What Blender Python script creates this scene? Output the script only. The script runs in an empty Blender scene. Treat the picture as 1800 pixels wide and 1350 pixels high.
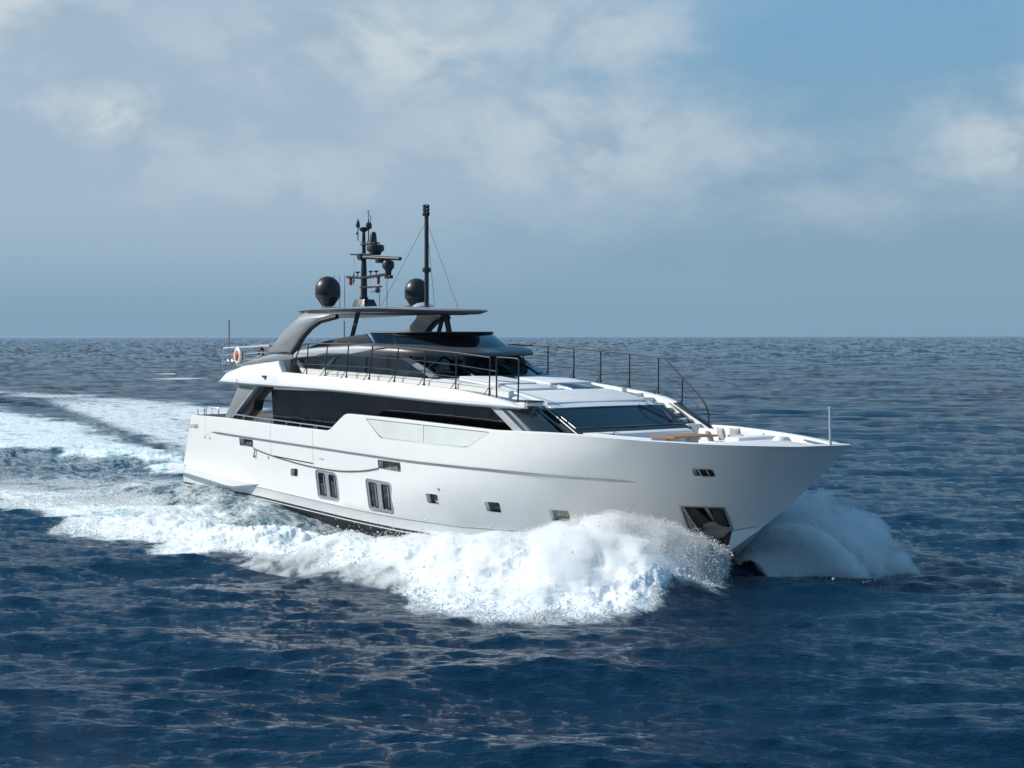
import bpy, bmesh, math, random
import numpy as np
from mathutils import Vector, Matrix
random.seed(7); rng = np.random.default_rng(11)
SC = bpy.context.scene
COL = SC.collection
# ------------------------------------------------------------------ camera
cam = bpy.data.cameras.new('camera'); co = bpy.data.objects.new('camera', cam); COL.objects.link(co)
co.location = (68.87, -37.51, 7.19)
VIEW = math.radians(51.2)                       # yaw of the view against the ship's beam
co.rotation_euler = (math.radians(90 - 1.585), math.radians(0.05), VIEW)
cam.sensor_width = 36.0; cam.lens = 60.0; cam.clip_end = 200000.0; cam.clip_start = 0.5
SC.camera = co
# ------------------------------------------------------------------ light
SUN_AZ = math.radians(223.0); SUN_EL = math.radians(34.0)      # direction towards the sun
sd = Vector((math.cos(SUN_AZ)*math.cos(SUN_EL), math.sin(SUN_AZ)*math.cos(SUN_EL), math.sin(SUN_EL)))
sun = bpy.data.lights.new('sun', 'SUN'); sun.energy = 5.0; sun.angle = math.radians(0.6); sun.color = (1.0, 0.95, 0.87)
so = bpy.data.objects.new('sun', sun); COL.objects.link(so); so.rotation_euler = sd.to_track_quat('Z', 'Y').to_euler()
SC.view_settings.view_transform = 'Standard'; SC.view_settings.look = 'None'
SC.view_settings.exposure = 0.0; SC.view_settings.gamma = 1.0
SC.render.engine = 'CYCLES'
SC.cycles.max_bounces = 16; SC.cycles.glossy_bounces = 4; SC.cycles.diffuse_bounces = 4; SC.cycles.transmission_bounces = 6; SC.cycles.transparent_max_bounces = 24; SC.cycles.use_denoising = True; SC.cycles.volume_bounces = 14
SC.cycles.caustics_reflective = False; SC.cycles.caustics_refractive = False

# ------------------------------------------------------------------ node helper
class NT:
    def __init__(s, tree): s.t = tree; s.t.nodes.clear()
    def n(s, typ, **k):
        nd = s.t.nodes.new(typ)
        for a, v in k.items():
            if a == 'ins':
                for i, w in v.items(): s.set(nd, i, w)
            else: setattr(nd, a, v)
        return nd
    def set(s, nd, i, w):
        sk = nd.inputs[i]
        if isinstance(w, bpy.types.NodeSocket): s.t.links.new(w, sk)
        elif isinstance(w, bpy.types.Node): s.t.links.new(w.outputs[0], sk)
        else: sk.default_value = w
    def m(s, op, a, b=0.0, c=0.0, clamp=False):
        nd = s.n('ShaderNodeMath', operation=op, use_clamp=clamp)
        s.set(nd, 0, a); s.set(nd, 1, b); s.set(nd, 2, c); return nd.outputs[0]
    def mixc(s, f, a, b, typ='MIX'):
        nd = s.n('ShaderNodeMix', data_type='RGBA', blend_type=typ)
        s.set(nd, 0, f); s.set(nd, 6, a); s.set(nd, 7, b); return nd.outputs[2]
    def ramp(s, f, stops):
        nd = s.n('ShaderNodeValToRGB'); s.set(nd, 0, f); e = nd.color_ramp.elements
        while len(e) < len(stops): e.new(0.5)
        for el, (p, c) in zip(e, stops): el.position = p; el.color = c if len(c) == 4 else (*c, 1)
        return nd.outputs[0]
    def smooth(s, x, a, b):
        nd = s.n('ShaderNodeMapRange', interpolation_type='SMOOTHSTEP'); s.set(nd, 0, x); s.set(nd, 1, a); s.set(nd, 2, b); return nd.outputs[0]
    def noise(s, vec, scale, detail=4, rough=0.55, dist=0.0, dim='3D'):
        nd = s.n('ShaderNodeTexNoise', noise_dimensions=dim); s.set(nd, 'Vector', vec)
        s.set(nd, 'Scale', scale); s.set(nd, 'Detail', detail); s.set(nd, 'Roughness', rough); s.set(nd, 'Distortion', dist); return nd.outputs[0]
    def mapv(s, vec, sc=(1, 1, 1), rot=(0, 0, 0), loc=(0, 0, 0)):
        nd = s.n('ShaderNodeMapping'); s.set(nd, 0, vec); nd.inputs[1].default_value = loc; nd.inputs[2].default_value = rot; nd.inputs[3].default_value = sc; return nd.outputs[0]

# ------------------------------------------------------------------ sky
W = bpy.data.worlds.new('World'); SC.world = W; W.use_nodes = True
w = NT(W.node_tree)
sky = w.n('ShaderNodeTexSky', sky_type='NISHITA', sun_disc=False)
sky.sun_elevation = SUN_EL; sky.sun_rotation = math.pi/2 - SUN_AZ
sky.air_density = 1.0; sky.dust_density = 0.5; sky.ozone_density = 1.6
SKY_STR = 0.085
vec = w.n('ShaderNodeTexCoord').outputs['Generated']
sep = w.n('ShaderNodeSeparateXYZ', ins={0: vec})
az = w.m('MULTIPLY', w.m('ARCTAN2', sep.outputs[1], sep.outputs[0]), 57.29578)     # degrees
el = w.m('MULTIPLY', w.m('ARCSINE', sep.outputs[2]), 57.29578)
k = 1.0/SKY_STR
def rad(r, g, b): return (r*k, g*k, b*k, 1)
SKY_TOP = rad(0.190, 0.385, 0.580); SKY_LOW = rad(0.235, 0.375, 0.500); CLOUD = rad(0.57, 0.65, 0.705); CLOUD_D = rad(0.33, 0.455, 0.56); VEIL = rad(0.375, 0.495, 0.615)
# clear air over the haze band of the horizon, the physical sky higher up
clear = w.mixc(w.smooth(el, 3.0, 12.0), SKY_LOW, SKY_TOP)
clear = w.mixc(w.smooth(el, 11.0, 18.0), clear, rad(0.105, 0.320, 0.585))
clear = w.mixc(w.smooth(el, 20.0, 60.0), clear, rad(0.085, 0.220, 0.390))
clear = w.mixc(w.m('MULTIPLY', w.smooth(el, 40.0, 80.0), 0.35), clear, sky.outputs[0])
uv = w.n('ShaderNodeCombineXYZ', ins={0: az, 1: el, 2: 0.0}).outputs[0]
n_big = w.noise(w.mapv(uv, (0.10, 0.24, 1)), 1.0, 6, 0.58)
n_mid = w.noise(w.mapv(uv, (0.26, 0.40, 1), loc=(7, 3, 0)), 1.0, 7, 0.56, 0.3)
n_fine = w.noise(w.mapv(uv, (1.0, 1.6, 1), loc=(17, 3, 0)), 1.0, 6, 0.62, 0.6)
uneven = w.m('ADD', w.m('MULTIPLY', w.m('SUBTRACT', n_mid, 0.5), 1.25), w.m('MULTIPLY', w.m('SUBTRACT', n_fine, 0.5), 0.5))
def blob(a0, e0, wa, we, amp):
    dx = w.m('DIVIDE', w.m('SUBTRACT', az, a0), wa*1.7); dy = w.m('DIVIDE', w.m('SUBTRACT', el, e0), we*1.6)
    r = w.m('SQRT', w.m('ADD', w.m('MULTIPLY', dx, dx), w.m('MULTIPLY', dy, dy)))
    v = w.m('SUBTRACT', 1.0, r)
    v = w.m('ADD', v, uneven)
    return w.m('MULTIPLY', w.smooth(v, -0.15, 1.15), amp)
BLOBS = [(157.6, 10.7, 2.4, 1.6, 1.1), (154.0, 7.2, 2.2, 0.75, 1.2), (153.2, 6.7, 2.6, 0.6, .7), (145.2, 9.6, 4.0, 1.5, 1.0), (138.4, 9.9, 3.0, 1.5, 0.75), (151.0, 9.6, 2.6, 1.4, 0.40),
         (139.0, 6.8, 4.6, 2.0, 0.72), (132.8, 6.1, 2.4, 0.8, 0.55), (124.6, 6.4, 2.4, 1.5, 1.0), (129.0, 4.4, 6.0, 0.9, 0.35), (149.0, 5.4, 5.0, 0.9, 0.45),
         (120.0, 9.5, 3.0, 1.8, 0.8), (163.0, 8.0, 3.5, 2.0, 0.8)]
cl = None
for b in BLOBS:
    v = blob(*b); cl = v if cl is None else w.m('MAXIMUM', cl, v)
# a thin veil, stronger in the north-west
veil = w.m('MULTIPLY', w.smooth(w.m('ADD', w.m('MULTIPLY', w.m('SUBTRACT', az, 128.0), 0.05), w.m('MULTIPLY', w.m('SUBTRACT', n_big, 0.5), 2.0)), 0.0, 1.0), w.smooth(el, 0.3, 4.5))
veil = w.m('MULTIPLY', veil, w.smooth(el, 15.5, 10.0))
c1 = w.mixc(w.m('MULTIPLY', veil, 0.85), clear, VEIL)
shade = w.smooth(n_mid, 0.32, 0.58)
c2 = w.mixc(cl, c1, w.mixc(shade, CLOUD_D, CLOUD))
# high broken cloud elsewhere on the dome (seen only in reflections)
hi = w.m('MULTIPLY', w.smooth(w.noise(w.mapv(vec, (1, 1, 2.2)), 3.0, 6, 0.6), 0.52, 0.72), w.smooth(el, 12.0, 25.0))
c3 = w.mixc(w.m('MULTIPLY', hi, 0.22), c2, rad(0.46, 0.56, 0.66))
c4 = w.mixc(w.smooth(el, 2.2, -0.3), c3, rad(0.225, 0.355, 0.475))
bg = w.n('ShaderNodeBackground', ins={0: c4, 1: SKY_STR})
w.n('ShaderNodeOutputWorld', ins={0: bg.outputs[0]})

# ------------------------------------------------------------------ materials
MATS = {}
def pbr(name, col, rough=0.4, metal=0.0, coat=0.0, spec=0.5, bump=None, var=0.0, varscale=3.0):
    m = bpy.data.materials.new(name); m.use_nodes = True; t = NT(m.node_tree)
    p = t.n('ShaderNodeBsdfPrincipled'); c = (*col, 1)
    tc = t.n('ShaderNodeTexCoord').outputs['Object']
    if var:
        nz = t.noise(tc, varscale, 6, 0.6)
        c = t.mixc(t.smooth(nz, 0.3, 0.7), tuple(max(0, x*(1-var)) for x in col)+(1,), tuple(min(1, x*(1+var)) for x in col)+(1,))
    t.set(p, 'Base Color', c); t.set(p, 'Roughness', rough); t.set(p, 'Metallic', metal)
    t.set(p, 'Coat Weight', coat); t.set(p, 'Coat Roughness', 0.06); t.set(p, 'Specular IOR Level', spec)
    if bump:
        b = t.n('ShaderNodeBump', ins={'Strength': bump[1], 'Distance': bump[2], 'Height': t.noise(tc, bump[0], 4, 0.6)}); t.set(p, 'Normal', b.outputs[0])
    t.n('ShaderNodeOutputMaterial', ins={0: p.outputs[0]})
    MATS[name] = m; return m
pbr('white gelcoat', (0.83, 0.83, 0.81), 0.30, coat=0.5, bump=(0.9, 0.10, 0.03), var=0.012, varscale=0.8)
pbr('deck white', (0.74, 0.74, 0.72), 0.55, bump=(60, 0.15, 0.004), var=0.03, varscale=2.0)
pbr('antifouling', (0.018, 0.019, 0.022), 0.5, var=0.35, varscale=4)
pbr('boot black', (0.02, 0.021, 0.023), 0.3)
pbr('steel', (0.62, 0.63, 0.64), 0.16, metal=1.0, var=0.05, varscale=8)
pbr('rail steel', (0.60, 0.62, 0.64), 0.30, metal=0.35)
pbr('dull steel', (0.42, 0.43, 0.44), 0.32, metal=0.9, var=0.08, varscale=9)
pbr('gunmetal', (0.030, 0.044, 0.058), 0.26, metal=0.35, coat=0.6)
pbr('grey paint', (0.275, 0.292, 0.300), 0.34, metal=0.15, coat=0.6, var=0.05)
pbr('silver paint', (0.46, 0.48, 0.50), 0.32, metal=0.15, coat=0.5, var=0.04)
pbr('window frame grey', (0.36, 0.39, 0.42), 0.35, metal=0.4, var=0.06, varscale=6)
pbr('charcoal', (0.024, 0.026, 0.029), 0.38, coat=0.2, var=0.2, varscale=5)
pbr('black rail', (0.012, 0.012, 0.013), 0.55, var=0.1)
pbr('dark glass', (0.006, 0.008, 0.010), 0.02, spec=0.6, bump=(0.7, 0.6, 0.02))
pbr('porthole glass', (0.035, 0.042, 0.042), 0.05, spec=0.6, var=0.4, varscale=2.5)
pbr('pale porthole glass', (0.20, 0.25, 0.20), 0.08, spec=0.5, var=0.25, varscale=9)
pbr('blue glass', (0.004, 0.014, 0.028), 0.04, spec=0.36)
pbr('brow grey', (0.075, 0.082, 0.088), 0.42, metal=0.1, coat=0.2, var=0.05)
pbr('black gloss', (0.003, 0.003, 0.003), 0.12)
pbr('frosted glass', (0.70, 0.735, 0.705), 0.28, coat=0.3, var=0.05, varscale=1.2)
pbr('frost trim', (0.70, 0.73, 0.71), 0.3)
pbr('dark niche', (0.035, 0.030, 0.026), 0.5, var=0.3, varscale=6)
pbr('brown niche', (0.16, 0.135, 0.105), 0.45, var=0.2, varscale=6)
pbr('fabric white', (0.70, 0.71, 0.72), 0.9, bump=(140, 0.2, 0.003), var=0.03, varscale=3)
pbr('fabric grey', (0.42, 0.42, 0.41), 0.9, bump=(120, 0.3, 0.004), var=0.12, varscale=25)
pbr('fabric taupe', (0.22, 0.20, 0.17), 0.9, bump=(120, 0.3, 0.004), var=0.15, varscale=25)
pbr('seam', (0.36, 0.37, 0.37), 0.6)
pbr('mat grey', (0.075, 0.078, 0.082), 0.8, bump=(90, 0.3, 0.004), var=0.15, varscale=12)
pbr('beige', (0.45, 0.40, 0.33), 0.8, var=0.08)
pbr('wood brown', (0.17, 0.085, 0.04), 0.5, var=0.25, varscale=5)
pbr('skin', (0.50, 0.30, 0.22), 0.5, var=0.04)
pbr('hair', (0.030, 0.016, 0.011), 0.5, var=0.3, varscale=30)
pbr('cloth white', (0.72, 0.70, 0.70), 0.9, bump=(40, 0.3, 0.01))
pbr('orange', (0.62, 0.09, 0.02), 0.5, var=0.1)
pbr('buoy white', (0.78, 0.78, 0.76), 0.6, var=0.04, varscale=8)
pbr('rope black', (0.018, 0.017, 0.016), 0.8, var=0.3, varscale=40)
pbr('red lens', (0.45, 0.02, 0.02), 0.25, coat=0.5)
pbr('flag green', (0.02, 0.22, 0.08), 0.8); pbr('flag red', (0.5, 0.03, 0.04), 0.8)
pbr('mast charcoal', (0.016, 0.018, 0.020), 0.42, coat=0.15, var=0.25, varscale=6)
pbr('faint lettering', (0.24, 0.26, 0.27), 0.4, metal=0.3)
def teak():
    m = bpy.data.materials.new('teak'); m.use_nodes = True; t = NT(m.node_tree)
    tc = t.n('ShaderNodeTexCoord').outputs['Object']
    g = t.noise(t.mapv(tc, (2.5, 40, 8)), 1.0, 6, 0.6)
    c = t.ramp(g, [(0.3, (0.22, 0.105, 0.045)), (0.7, (0.42, 0.22, 0.105))])
    p = t.n('ShaderNodeBsdfPrincipled', ins={'Base Color': c, 'Roughness': 0.55}); t.n('ShaderNodeOutputMaterial', ins={0: p.outputs[0]}); MATS['teak'] = m
    m = bpy.data.materials.new('teak deck'); m.use_nodes = True; t = NT(m.node_tree)
    tc = t.n('ShaderNodeTexCoord').outputs['Object']
    wv = t.n('ShaderNodeTexWave', wave_type='BANDS', bands_direction='Y', ins={0: tc, 'Scale': 5.5})
    g = t.noise(t.mapv(tc, (2, 30, 4)), 1.0, 4)
    c = t.mixc(t.smooth(wv.outputs[1], 0.02, 0.08), (0.06, 0.05, 0.045, 1), t.ramp(g, [(0.3, (0.30, 0.25, 0.20)), (0.7, (0.42, 0.37, 0.31))]))
    p = t.n('ShaderNodeBsdfPrincipled', ins={'Base Color': c, 'Roughness': 0.7}); t.n('ShaderNodeOutputMaterial', ins={0: p.outputs[0]}); MATS['teak deck'] = m
teak()
def tinted():
    m = bpy.data.materials.new('tinted glass'); m.use_nodes = True; t = NT(m.node_tree)
    tr = t.n('ShaderNodeBsdfTransparent', ins={0: (0.42, 0.66, 0.74, 1)})
    gl = t.n('ShaderNodeBsdfGlossy', ins={0: (0.9, 0.95, 1, 1), 1: 0.02})
    fr = t.n('ShaderNodeFresnel', ins={0: 1.65})
    mx = t.n('ShaderNodeMixShader', ins={0: t.m('ADD', t.m('MULTIPLY', fr.outputs[0], 0.9), 0.07), 1: tr.outputs[0], 2: gl.outputs[0]})
    t.n('ShaderNodeOutputMaterial', ins={0: mx.outputs[0]}); MATS['tinted glass'] = m
    m = bpy.data.materials.new('smoked glass'); m.use_nodes = True; t = NT(m.node_tree)
    tr = t.n('ShaderNodeBsdfTransparent', ins={0: (0.05, 0.075, 0.09, 1)})
    gl = t.n('ShaderNodeBsdfGlossy', ins={0: (0.9, 0.95, 1, 1), 1: 0.02})
    fr = t.n('ShaderNodeFresnel', ins={0: 1.6})
    mx = t.n('ShaderNodeMixShader', ins={0: t.m('ADD', t.m('MULTIPLY', fr.outputs[0], 0.9), 0.02), 1: tr.outputs[0], 2: gl.outputs[0]})
    t.n('ShaderNodeOutputMaterial', ins={0: mx.outputs[0]}); MATS['smoked glass'] = m
tinted()

# ------------------------------------------------------------------ mesh helpers
def tag(o, label=None, cat=None, group=None, kind=None):
    if label: o['label'] = label
    if cat: o['category'] = cat
    if group: o['group'] = group
    if kind: o['kind'] = kind
    return o
def empty(name, loc=(0, 0, 0)):
    o = bpy.data.objects.new(name, None); COL.objects.link(o); o.location = loc; o.empty_display_size = 0.3; return o
def link(name, me, mat, parent, smooth=True, angle=35):
    if isinstance(mat, str): mat = [mat]
    for q in mat: me.materials.append(MATS[q])
    if smooth:
        me.polygons.foreach_set('use_smooth', [True]*len(me.polygons))
        try: me.set_sharp_from_angle(angle=math.radians(angle))
        except Exception: pass
    o = bpy.data.objects.new(name, me); COL.objects.link(o)
    if parent: o.parent = parent
    return o
def mesh_np(name, V, F4=None, F3=None):
    """fast mesh from numpy arrays"""
    me = bpy.data.meshes.new(name); V = np.asarray(V, np.float32)
    loops = []; starts = []; tot = 0
    parts = []
    for F in (F4, F3):
        if F is not None and len(F):
            F = np.asarray(F, np.int32); parts.append(F)
    me.vertices.add(len(V)); me.vertices.foreach_set('co', V.ravel())
    li = np.concatenate([p.ravel() for p in parts]); me.loops.add(len(li)); me.loops.foreach_set('vertex_index', li)
    st = []; off = 0
    for p in parts:
        st.append(off + np.arange(len(p))*p.shape[1]); off += p.size
    st = np.concatenate(st).astype(np.int32); me.polygons.add(len(st)); me.polygons.foreach_set('loop_start', st)
    me.update(calc_edges=True); me.validate(); return me
class MB:
    """collects shapes into one mesh"""
    def __init__(s): s.v = []; s.f = []; s.mi = []; s.cur = 0
    def add(s, vs, fs):
        b = len(s.v); s.v += [tuple(map(float, q)) for q in vs]; s.f += [tuple(b+i for i in f) for f in fs]; s.mi += [s.cur]*len(fs); return s
    def box(s, x0, x1, y0, y1, z0, z1):
        vs = [(x, y, z) for x in (x0, x1) for y in (y0, y1) for z in (z0, z1)]
        return s.add(vs, [(0, 1, 3, 2), (4, 6, 7, 5), (0, 4, 5, 1), (2, 3, 7, 6), (0, 2, 6, 4), (1, 5, 7, 3)])
    def prism(s, pts, y0, y1):
        """pts in (x,z), extruded along y (y0/y1 may be functions of x,z)"""
        n = len(pts); f0 = y0 if callable(y0) else (lambda x, z: y0); f1 = y1 if callable(y1) else (lambda x, z: y1)
        vs = [(x, f0(x, z), z) for x, z in pts] + [(x, f1(x, z), z) for x, z in pts]
        return s.add(vs, [tuple(range(n)), tuple(range(2*n-1, n-1, -1))] + [(i, (i+1) % n, n+(i+1) % n, n+i) for i in range(n)])
    def rings(s, rings, cap0=True, cap1=True, close=True):
        n = len(rings[0]); vs = [p for r in rings for p in r]; fs = []
        for j in range(len(rings)-1):
            for i in range(n if close else n-1):
                a = j*n+i; b = j*n+(i+1) % n; fs.append((a, b, b+n, a+n))
        if cap0: fs.append(tuple(range(n-1, -1, -1)))
        if cap1: fs.append(tuple((len(rings)-1)*n+i for i in range(n)))
        return s.add(vs, fs)
    def tube(s, path, r, n=8, cap=True):
        path = [Vector(p) for p in path]; rs = r if isinstance(r, (list, tuple)) else [r]*len(path); rings = []
        up = Vector((0, 0, 1)); prev = None
        for i, p in enumerate(path):
            d = (path[min(i+1, len(path)-1)] - path[max(i-1, 0)]).normalized()
            if prev is None:
                a = d.cross(up)
                if a.length < 1e-3: a = d.cross(Vector((1, 0, 0)))
                a.normalize()
            else: a = (prev - d*prev.dot(d)).normalized()
            prev = a; b = d.cross(a)
            rings.append([p + (a*math.cos(t) + b*math.sin(t))*rs[i] for t in [2*math.pi*q/n for q in range(n)]])
        return s.rings(rings, cap, cap)
    def lathe(s, c, prof, n=24, axis='z'):
        rings = []
        for r, h in prof:
            rg = []
            for q in range(n):
                a = 2*math.pi*q/n; u, v = r*math.cos(a), r*math.sin(a)
                rg.append({'z': (c[0]+u, c[1]+v, c[2]+h), 'x': (c[0]+h, c[1]+u, c[2]+v), 'y': (c[0]+u, c[1]+h, c[2]+v)}[axis])
            rings.append(rg)
        return s.rings(rings)
    def build(s, name, mat, parent=None, smooth=True, bevel=0, angle=35, weld=False):
        me = bpy.data.meshes.new(name); me.from_pydata(s.v, [], s.f); me.update()
        bm = bmesh.new(); bm.from_mesh(me)
        if weld: bmesh.ops.remove_doubles(bm, verts=bm.verts, dist=1e-4)
        bmesh.ops.recalc_face_normals(bm, faces=bm.faces)
        if bevel:
            ed = [e for e in bm.edges if len(e.link_faces) == 2 and e.calc_face_angle(0) > math.radians(30)]
            bmesh.ops.bevel(bm, geom=ed, offset=bevel, segments=2, profile=0.6, affect='EDGES', clamp_overlap=True)
        mi = s.mi
        bm.to_mesh(me); bm.free()
        o = link(name, me, mat, parent, smooth, angle)
        if not bevel and not weld and any(mi): me.polygons.foreach_set('material_index', mi)
        return o
def spline(pts, n=8):
    """Catmull-Rom through points"""
    P = [np.array(p, float) for p in pts]; P = [2*P[0]-P[1]] + P + [2*P[-1]-P[-2]]; out = []
    for i in range(1, len(P)-2):
        for k in range(n):
            t = k/n; a, b, c, d = P[i-1:i+3]
            out.append(0.5*((2*b) + (c-a)*t + (2*a-5*b+4*c-d)*t*t + (3*b-a-3*c+d)*t**3))
    out.append(P[-2]); return [tuple(q) for q in out]
def fillet(poly, r, n=4):
    """round the corners of a closed polygon [(x,z)]"""
    out = []; m = len(poly); P = [np.array(p, float) for p in poly]
    for i in range(m):
        a, b, c = P[i-1], P[i], P[(i+1) % m]; ri = r[i] if isinstance(r, (list, tuple)) else r
        u = (a-b); v = (c-b); lu, lv = np.linalg.norm(u), np.linalg.norm(v); d = min(ri, lu*.45, lv*.45); u /= lu; v /= lv
        for k in range(n+1):
            t = k/n; out.append(tuple((1-t)**2*(b+u*d) + 2*t*(1-t)*b + t*t*(b+v*d)))
    return out
def grow(poly, d):
    """offset a convex polygon inwards (d>0)"""
    P = np.array(poly, float); c = P.mean(0); out = []
    A = 0.5*np.sum(P[:, 0]*np.roll(P[:, 1], -1)-np.roll(P[:, 0], -1)*P[:, 1]); sg = 1 if A > 0 else -1
    n = len(P); nrm = []; 
    for i in range(n):
        e = P[(i+1) % n]-P[i]; e /= np.linalg.norm(e)+1e-9; nrm.append(np.array([-e[1], e[0]])*sg)
    for i in range(n):
        a, b = nrm[i-1], nrm[i]; q = a+b; q /= max(np.dot(q, q)/2, .3); out.append(tuple(P[i]+q*d))
    return out
# ================================================================== YACHT  (x forward, y to port, z up; root lifts it onto the water)
yacht = empty('motor_yacht', (0, 0, 0.6))
tag(yacht, 'white motor yacht with dark glass and a grey hardtop cutting through the sea', 'yacht')
def sm(t): t = np.clip(t, 0, 1); return t*t*(3-2*t)
STEM_Z = [-1.6, -1.2, 0.0, 0.98, 1.8, 2.98, 3.55, 4.3]; STEM_X = [29.0, 31.0, 33.02, 34.2, 35.36, 36.85, 37.45, 38.2]
def zc(x): return np.interp(x, [3, 10.4, 16.7, 20, 23, 25, 28, 29, 33.1, 34.2, 36], [.9, .74, .42, .27, .19, .22, .4, .46, .74, .98, 1.2])
def zsm(x): return np.interp(x, [3, 17, 21, 26, 30, 33, 37.45], [3.9, 3.83, 3.77, 3.6, 3.64, 3.6, 3.55])
def Y(x, z):
    a, b = zc(x), zsm(x); t = np.clip((z-a)/(b-a), 0, 1.15); xs = np.interp(z, STEM_Z, STEM_X)
    g = np.clip((x-(17+8*t))/np.maximum(xs-(17+8*t), .01), 0, 1.0)
    return (3.55 + .15*sm(t*1.2) - np.interp(x, [3, 10, 14], [.12, .03, 0]))*(1-g**(1.75+1.59*t**1.2))
def zs(x): return np.interp(x, [3, 5.69, 8.4, 12, 16.0, 16.1, 17.1, 17.35, 20.5, 25.9, 28.5, 29.7, 32.3, 34.2, 36.2, 37.45], [3.4, 3.37, 3.35, 3.25, 3.16, 3.17, 3.78, 3.83, 3.77, 3.6, 3.64, 3.63, 3.55, 3.5, 3.49, 3.56])
def zdeck(x): return np.interp(x, [3, 27.6, 28.4, 37], [2.42, 2.42, 2.78, 2.86])

# ---- hull: one closed solid lofted from section loops
def build_hull():
    us = np.unique(np.concatenate([np.linspace(0, .33, 20), np.linspace(.33, .42, 16), np.linspace(.42, .8, 26), 1-(1-np.linspace(0, 1, 46))**1.5*0.2]))
    below = [(-1, 0, 1), (.92, .55, 0), (.55, .16, 0), (.48, .14, 0), (.44, .13, 0), (.36, .11, 0), (.03, .02, 0)]
    nv = 16; vv = np.linspace(0, 1, nv)
    def xa(z): return np.interp(z, [-1.5, .7, 1.5, 3.4, 4.2], [4.6, 4.5, 4.77, 5.69, 6.1])
    secs = []
    for u in us:
        row = []
        def pos(zf):
            x = xa(1.5) + (36-xa(1.5))*u
            for _ in range(12):
                z = zf(x); x = xa(z) + (np.interp(z, STEM_Z, STEM_X)-xa(z))*u
            return x, zf(x)
        for d, dy, keel in below:
            if keel:
                zk = -1.2; x = xa(zk) + (np.interp(zk, STEM_Z, STEM_X)-xa(zk))*u; row.append((x, 0.0, zk)); continue
            x, z = pos(lambda x: max(zc(x)-d*(1+2.2*u**7), -1.15)); yk = float(Y(x, zc(x))) if u < 1 else 0.0; y = yk*(1-dy/(yk+.6)); row.append((x, y, z))
        for v in vv:
            x, z = pos(lambda x: zc(x)+(zs(x)-zc(x))*v); y = Y(x, z) if u < 1 else 0.0
            row.append((x, y, z))
        x, y, z = row[-1]
        yi = y*y/(y+.2); xi = x - .40*u**8
        row[-1] = (x, y, z-.025); row.append((x, max(y-.025, 0) if y > .05 else y, z))
        row.append((xi, yi+.02 if yi > .1 else yi, z)); row.append((xi, yi, z-.025))
        zd = float(zdeck(x)); xd = xa(zd) + (np.interp(zd, STEM_Z, STEM_X)-xa(zd))*u; yd = float(Y(xd, zd)) if u < 1 else 0.0
        yd = min(yd*yd/(yd+.22), yi); xd = xd-.50*u**8
        row.append((xd, yd, zd)); row.append((xd, 0.0, zd))
        secs.append(row)
    r0 = [(x-.14, y, z) for x, y, z in secs[0]]; zt_ = r0[-3][2]+.012; r0[-4] = (r0[-4][0], r0[-4][1], zt_-.004); r0[-3] = (r0[-3][0], r0[-3][1], zt_-.002); r0[-2] = (r0[-3][0], r0[-3][1]-.05, zt_); r0[-1] = (r0[-3][0], 0.0, zt_); secs.insert(0, r0)
    m = len(secs[0]); V = []; loops = []
    for row in secs:
        st = [(x, -y, z) for x, y, z in row]; po = [(x, y, z) for x, y, z in row[1:-1]][::-1]
        loops.append(st+po)
    n = len(loops[0]); me = bpy.data.meshes.new('hull'); bm = bmesh.new()
    vs = [[bm.verts.new(p) for p in L] for L in loops]
    for j in range(len(vs)-1):
        for i in range(n):
            a, b, c, d = vs[j][i], vs[j][(i+1) % n], vs[j+1][(i+1) % n], vs[j+1][i]
            f = bm.faces.new((a, b, c, d)); k = i if i < m else n-1-i
            kk = min(i, n-1-i) if i >= m-1 else i
            # rows counted from the keel: 0..2 antifouling, 3 white pinstripe, 4 black boot top, above white
            kk = i if i < m-1 else (n-1-i)
            f.material_index = 1 if kk in (0, 1) else (2 if kk == 4 else (1 if kk == 2 else 0))
    f0 = vs[0]
    for i in range(m-1):
        a, b = f0[i], f0[i+1]; c, d = f0[(n-i-1) % n], f0[(n-i) % n]; q = []
        for v_ in (a, b, c, d):
            if v_ not in q: q.append(v_)
        if len(q) > 2: bm.faces.new(q)
    bmesh.ops.remove_doubles(bm, verts=bm.verts, dist=1e-4)
    bmesh.ops.dissolve_degenerate(bm, edges=bm.edges, dist=1e-5)
    bmesh.ops.recalc_face_normals(bm, faces=bm.faces)
    bm.to_mesh(me); bm.free()
    return link('hull', me, ['white gelcoat', 'antifouling', 'boot black'], yacht, True, 30)
hull = build_hull()
# ---- features of the topsides, as (x, z) outlines on the starboard side
PORT = [[(13.29, 1.63), (13.83, 1.64), (13.79, 1.32), (13.25, 1.32)], [(21.87, 1.29), (22.52, 1.28), (22.45, .91), (21.87, .93)],
        [(24.67, 1.19), (25.37, 1.20), (25.23, .82), (24.60, .83)], [(27.19, 1.08), (27.97, 1.09), (27.79, .68), (27.07, .68)]]
WIN = [[(15.07, 1.66), (16.46, 1.60), (16.57, .62), (15.18, .65)], [(18.39, 1.54), (19.95, 1.48), (19.86, .42), (18.51, .47)]]
FAIR = [[(9.52, 2.57), (10.54, 2.55), (10.52, 2.31), (9.53, 2.33)], [(19.26, 2.26), (20.59, 2.23), (20.59, 1.95), (19.27, 2.00)]]
BOWF = [(33.12, 2.70), (33.67, 2.69), (33.60, 2.48), (33.02, 2.48)]
ANCH = [(31.93, 1.44), (33.21, 1.46), (33.12, .72), (32.95, .06), (31.55, .06), (31.79, .45)]
NOTCH = [(5.15, 3.0), (6.11, 2.99), (6.09, 2.82), (5.05, 2.80)]
FROST = [(18.50, 3.715), (25.70, 3.53), (24.42, 2.95), (19.43, 3.04)]
SLOT = [(15.39, 2.115), (15.72, 2.10), (15.72, 2.075), (15.39, 2.09)]
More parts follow.
